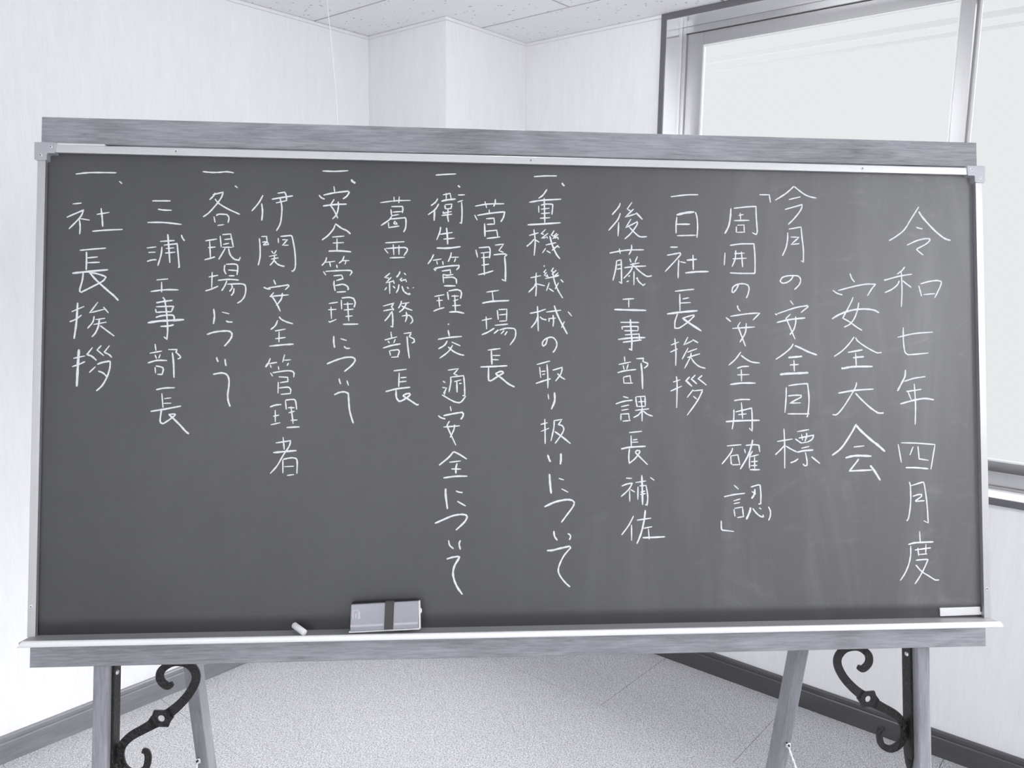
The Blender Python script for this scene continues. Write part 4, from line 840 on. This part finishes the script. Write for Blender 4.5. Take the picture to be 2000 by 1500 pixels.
28 -5995,2770 -5787,2806;28 -5920,2764 -5900,2462;28 -5945,2645 -5811,2658;28 -6008,2419 -5904,2448 -5817,2478;30 -5732,2865 -5711,2655;28 -5692,2889 -5544,2904 -5492,2658;28 -5656,2800 -5529,2814;28 -5677,2709 -5568,2732;28 -5689,2655 -5511,2658;32 -5637,2638 -5752,2429;30 -5579,2633 -5548,2522 -5477,2442 -5389,2420 -5363,2480
28 -5926,2103 -5757,2138;28 -5866,2194 -5871,1907;28 -5982,1846 -5879,1880 -5754,1938;28 -5641,2332 -5649,2233 -5616,2157;28 -5620,2341 -5458,2347 -5410,2300 -5421,2146;28 -5579,2237 -5416,2227;28 -5569,2130 -5464,2131;28 -5763,2043 -5568,2064 -5385,2053;28 -5602,2036 -5636,1946 -5692,1851;28 -5593,1974 -5322,1982 -5261,1914 -5276,1771 -5332,1680 -5409,1625;28 -5514,1965 -5505,1911 -5551,1839;28 -5470,1903 -5481,1822 -5521,1764
32 -5831,1519 -5814,1382 -5831,1239;28 -5682,1460 -5547,1430;28 -5602,1304 -5575,1282 -5488,1278
32 -5946,1045 -5816,1090 -5660,1111 -5547,1108 -5499,1072 -5502,1009 -5549,929 -5630,833
30 -5766,633 -5757,589 -5735,544;30 -5614,598 -5609,536 -5595,473
32 -5826,318 -5684,343 -5589,319 -5544,242 -5539,118 -5558,-43 -5548,-167 -5512,-273
#14
28 -6951,3489 -6625,3495;28 -6848,3338 -6749,3324 -6603,3322;30 -7031,3089 -6746,3094 -6420,3064
28 -7035,2620 -6868,2644;28 -7004,2538 -6878,2546;28 -7027,2373 -6941,2402 -6859,2408;28 -6801,2744 -6542,2766;32 -6668,2880 -6649,2683 -6622,2353;28 -6425,2872 -6404,2813 -6363,2760;28 -6768,2646 -6780,2502 -6836,2296;28 -6735,2678 -6498,2708 -6481,2543 -6453,2275 -6477,2271;28 -6698,2615 -6548,2631;28 -6708,2531 -6526,2552
28 -6853,2037 -6647,2058;28 -6763,2002 -6760,1810;30 -6955,1822 -6709,1857 -6459,1860
32 -6852,1617 -6723,1644 -6564,1665;28 -6741,1717 -6706,1676 -6672,1480 -6643,1160 -6652,951 -6709,1000;28 -6855,1546 -6570,1556 -6552,1535 -6582,1459;28 -6863,1505 -6849,1443 -6720,1453 -6574,1458;32 -6856,1350 -6753,1382 -6573,1396 -6532,1357 -6531,1277;40 -6995,1251 -6803,1283 -6579,1299 -6352,1315;32 -6771,1186 -6630,1196 -6532,1220
28 -6861,866 -6842,742;28 -6953,696 -6735,739;28 -6858,671 -6830,595;28 -6764,680 -6792,605;30 -6983,519 -6826,565 -6642,566;28 -6854,445 -6843,331;28 -6841,467 -6730,441 -6708,397 -6728,312 -6814,313;28 -6628,766 -6468,767 -6488,717 -6414,647 -6410,615 -6457,593;32 -6553,713 -6529,522 -6517,252
30 -6829,34 -6681,64 -6497,71;28 -6727,-32 -6701,-293;28 -6683,-128 -6558,-112;28 -6688,-213 -6556,-210;32 -6919,-360 -6674,-319 -6384,-262;30 -6726,-310 -6749,-504 -6739,-565 -6696,-583 -6603,-522 -6493,-434 -6493,-407 -6604,-412;34 -6601,-412 -6518,-487 -6395,-610 -6300,-716 -6235,-769
#15
28 -8310,3953 -8101,3981 -7879,3990 -7593,3993
28 -7542,3838 -7490,3793
28 -8350,3404 -8196,3422;28 -8451,3156 -8324,3218 -8156,3296 -8221,3157 -8409,2946;28 -8229,3121 -8214,2988 -8219,2850;28 -8221,3139 -8046,3111;28 -7925,3220 -7703,3262;30 -7853,3334 -7833,3174 -7818,2996;28 -8000,2909 -7774,2934 -7466,2953
28 -8210,2558 -7989,2583 -7754,2605;30 -8094,2532 -8090,2351 -8093,2200;28 -8075,2422 -7893,2443;28 -8078,2333 -7857,2346;38 -8332,2138 -8049,2174 -7709,2211;30 -8143,2155 -8157,2013 -8196,1853 -8195,1809 -8170,1795 -8010,1882 -7808,1996 -7745,2075 -7784,2098 -7922,2140 -8041,2148;34 -8041,2166 -7910,2016 -7720,1841 -7598,1736 -7517,1649
36 -8230,1605 -8238,1393 -8251,1181 -8280,948;28 -8332,1439 -8114,1539;28 -8363,1256 -8253,1305 -8157,1382;28 -7878,1618 -8015,1422 -7764,1490;30 -7779,1531 -7687,1422;28 -7937,1364 -7960,1255 -8050,1139;28 -7914,1300 -7744,1327;28 -7946,1211 -7718,1257;30 -7846,1318 -7861,1185 -7909,1061 -7971,986;28 -7832,1194 -7706,1098 -7577,1002
46 -8192,759 -8201,548 -8209,337 -8216,87;28 -8286,596 -8080,642;28 -8304,445 -8187,487 -8078,540;32 -7955,796 -8051,663 -7969,637 -7880,559;30 -7803,832 -7875,749 -7752,644;28 -7659,833 -7750,709 -7664,666 -7612,613;32 -7898,449 -8003,341;34 -7868,488 -7781,524 -7642,551;30 -7642,551 -7647,427 -7691,269 -7773,110 -7876,8;30 -7849,368 -7760,331 -7683,251"""
LINES = {1: 'large chalk line with the date 令和七年四月度', 2: 'large chalk line 安全大会', 3: 'chalk line 今月の安全目標', 4: 'bracketed chalk line 「周囲の安全再確認」',
         5: 'chalk line 一 日社長挨拶', 6: 'chalk line ending 工事部課長補佐', 7: 'longest chalk line 一、重機機械の取り扱いについて', 8: 'chalk line ending 工場長',
         9: 'chalk line 一、衛生管理・交通安全について', 10: 'chalk line ending 総務部長', 11: 'chalk line 一、安全管理について', 12: 'chalk line ending 安全管理者',
         13: 'chalk line 一、各現場について', 14: 'chalk line ending 工事部長', 15: 'leftmost chalk line 一、社長挨拶'}
def split_stroke(P):
    """split a polyline at sharp corners and round the rest"""
    segs = [[P[0]]]
    for i in range(1, len(P)):
        segs[-1].append(P[i])
        if i < len(P) - 1:
            a = (P[i] - P[i - 1]); c_ = (P[i + 1] - P[i])
            if a.length > 1e-6 and c_.length > 1e-6 and a.angle(c_) > math.radians(52): segs.append([P[i]])
    out = []
    for s in segs:
        q = catmull(s, 5)
        if len(q) == 2:
            n = max(2, int((q[1] - q[0]).length / .006))
            q = [q[0].lerp(q[1], k / n) for k in range(n + 1)]
        out += q if not out else q[1:]
    return out
def chalk_ribbon(b, P, w):
    n = len(P); rows = []
    ph = random.random() * 9
    for i, p in enumerate(P):
        t = (P[min(i + 1, n - 1)] - P[max(i - 1, 0)])
        if t.length < 1e-7: t = Vector((1, 0))
        t = t.normalized(); nn = Vector((-t.y, t.x))
        e = min(i, n - 1 - i)
        k = w * (0.62 if e == 0 else 0.92 if e == 1 else 1.0) * (1 + 0.10 * math.sin(ph + i * 1.3) + random.uniform(-.07, .07))
        a = p + nn * k / 2; c_ = p - nn * k / 2
        rows.append((b.verts.new((a.x, a.y, .00015)), b.verts.new((p.x, p.y, .0006)), b.verts.new((c_.x, c_.y, .00015))))
    for i in range(n - 1):
        for k in (0, 1):
            b.faces.new([rows[i][k], rows[i][k + 1], rows[i + 1][k + 1], rows[i + 1][k]])
WSCALE = 0.00097
line = None
for row in STROKES.strip().split('\n'):
    if row[0] == '#':
        k = int(row[1:])
        line = empty('writing_line', Matrix.Identity(4), cb, label=LINES[k])
        continue
    b = bmesh.new()
    for st in row.split(';'):
        tk = st.split()
        P = [Vector([float(v) * 1e-4 for v in q.split(',')]) for q in tk[1:]]
        chalk_ribbon(b, split_stroke(P), int(tk[0]) * .1 * WSCALE)
    me = bpy.data.meshes.new('chalk_character')
    for f in b.faces:
        f.smooth = True
        f.normal_update()
        if f.normal.z < 0: f.normal_flip()
    b.to_mesh(me); b.free(); me.materials.append(M_CHALK)
    o = bpy.data.objects.new('chalk_character', me); COL.objects.link(o); o.parent = line

# ------------------------------------------------------------------ things on the board
# magnet strip, lower right
def bthing(name, m, fill, label, cat, bevel=.0004, smooth=False):
    b = bmesh.new(); fill(b)
    o = obj(name, b, m, bevel=bevel, smooth=smooth); o.matrix_world = MB
    return tag(o, label, cat)
bthing('magnet_strip', M_PLASTIC_W, lambda b: prism(b, [(.7950, -.4147), (.8768, -.4137), (.8770, -.4235), (.8792, -.4238), (.8792, -.4290), (.7956, -.4305)], 'z', .0003, .0028),
       'short white magnet strip stuck in the lower right corner of the chalkboard', 'magnet')
bthing('spacer_strip', M_PLASTIC_W, lambda b: prism(b, [(-.868, .4536), (-.784, .4536), (-.784, .4482), (-.868, .4482)], 'z', -.0185, -.006),
       'thin white strip wedged above the top left of the chalkboard frame', 'strip')

# eraser leaning on the board in the tray
EM = MB @ Matrix(((1, -.035, 0, -.2665), (.024, .990, .14, -.4334), (0, -.14, .990, .0155), (0, 0, 0, 1)))
er = empty('chalkboard_eraser', EM, label='grey plastic chalkboard eraser with a black strap leaning in the tray', cat='eraser')
def erp(name, m, fill, bevel=.0008, label=None, parent=er, smooth=False):
    b = bmesh.new(); fill(b); return obj(name, b, m, parent, bevel=bevel, label=label, smooth=smooth)
EW, EH = .1250, .0505
shell = erp('shell', M_ERASER, lambda b: prism(b, [(-EW / 2 + .001, .003), (-EW / 2 + .003, EH), (EW / 2 - .001, EH + .001), (EW / 2 - .002, .003)], 'z', .010, .020), .0022, 'glossy grey plastic cover')
erp('bottom_edge', M_ERASER_EDGE, lambda b: (box(b, -EW / 2 - .001, EW / 2, .0008, .0042, .004, .0190)), .001, 'pale worn lower edge')
erp('side_edge', M_ERASER_EDGE, lambda b: (box(b, EW / 2 - .0015, EW / 2 + .0018, .002, EH + .001, .004, .0185), cyl(b, (EW / 2 + .001, EH * .66, .0115), (1, 0, 0), .006, .0035, 16, .003)), .0008, 'pale right end')
erp('felt_pad', M_FELT, lambda b: box(b, -EW / 2 + .004, EW / 2 - .004, .002, EH + .003, -.004, .010), .0012, 'black wiping felt')
strap_b = lambda b: prism(b, [(-.0005, .004), (.0020, EH + .0035), (.0180, EH + .0035), (.0150, .004)], 'z', .0185, .0222)
erp('strap', M_STRAP, strap_b, .0006, 'black hand strap')
b = bmesh.new()
prism(b, [(-EW / 2 + .002, .0105), (-.0015, .0105), (-.0015, .0150), (-EW / 2 + .002, .0150)], 'z', .0198, .0206)
prism(b, [(.0165, .0105), (EW / 2 - .003, .0105), (EW / 2 - .003, .0150), (.0165, .0150)], 'z', .0198, .0206)
obj('ridge', b, mat('eraser_ridge', tint(0.50, .06), 0.25), shell, bevel=.0004, label='paler ridge along the cover')
b = bmesh.new()
X0, Y0 = -.0560, .0245
def mark(x0, x1, y0, y1): box(b, X0 + x0, X0 + x1, Y0 + y0, Y0 + y1, .01995, .02025)
mark(0, .0007, 0, .0155); mark(.0007, .0100, .0150, .0155); mark(.0095, .0100, 0, .0150)
for k in range(7): mark(.0046, .0064, .002 + k * .0011, .0026 + k * .0011)
for k in range(8): mark(.0110, .0128, .001 + k * .0015, .0018 + k * .0015)
obj('moulded_mark', b, M_ERASER_EDGE, shell, label='tiny pale moulded lettering turned sideways')

# stick of chalk
CM = MB
p0 = Vector((-.4293, -.4192, .0190)); p1 = Vector((-.4065, -.4282, .0400))
b = bmesh.new()
ax = (p1 - p0); L0 = ax.length; ax = ax.normalized()
rr = .0056
prof = [(0, rr * .80), (.0012, rr), (L0 - .0012, rr * 1.04), (L0, rr * .86)]
q = ax.to_track_quat('Z', 'Y'); rings = []
for s, r_ in prof:
    rings.append([b.verts.new(p0 + ax * s + q @ Vector((math.cos(2 * math.pi * k / 24) * r_, math.sin(2 * math.pi * k / 24) * r_, 0))) for k in range(24)])
b.faces.new(rings[0][::-1]); b.faces.new(rings[-1])
for i in range(3):
    for k in range(24):
        j = (k + 1) % 24; b.faces.new([rings[i][k], rings[i][j], rings[i + 1][j], rings[i + 1][k]])
o = obj('chalk_stick', b, mat('chalk_body', tint(0.88), 0.9), smooth=True); o.matrix_world = MB
tag(o, 'short stub of white chalk lying in the tray left of the eraser', 'chalk')

# thin cord hanging from the ceiling behind the board
pts = catmull([(-2.3335, 1.7832, ZC), (-2.3285, 1.7822, 2.413), (-2.3086, 1.7789, 2.3112), (-2.2867, 1.7737, 2.1923), (-2.2692, 1.7683, 2.0904), (-2.2547, 1.7609, 1.9918), (-2.245, 1.756, 1.86), (-2.243, 1.755, 1.62)], 6)
pc = empty('pull_cord', T(-2.3335, 1.7832, ZC), label='thin white cord hanging from the ceiling in front of the corner', cat='cord')
off = Vector((-2.3335, 1.7832, ZC))
b = bmesh.new(); tube(b, [p - off for p in pts], .0015, 8); obj('cord', b, M_STRING, pc, smooth=True)
b = bmesh.new(); tube(b, [Vector((-2.243, 1.755, 1.62 - k * .008)) - off for k in range(6)], [.003, .006, .008, .008, .007, .004], 12); obj('cord_knob', b, M_STRING, pc, smooth=True)
b = bmesh.new(); cyl(b, (0, 0, -.0002), (0, 0, -1), .006, .006, 14, .003); obj('cord_mount', b, M_STRING, pc)
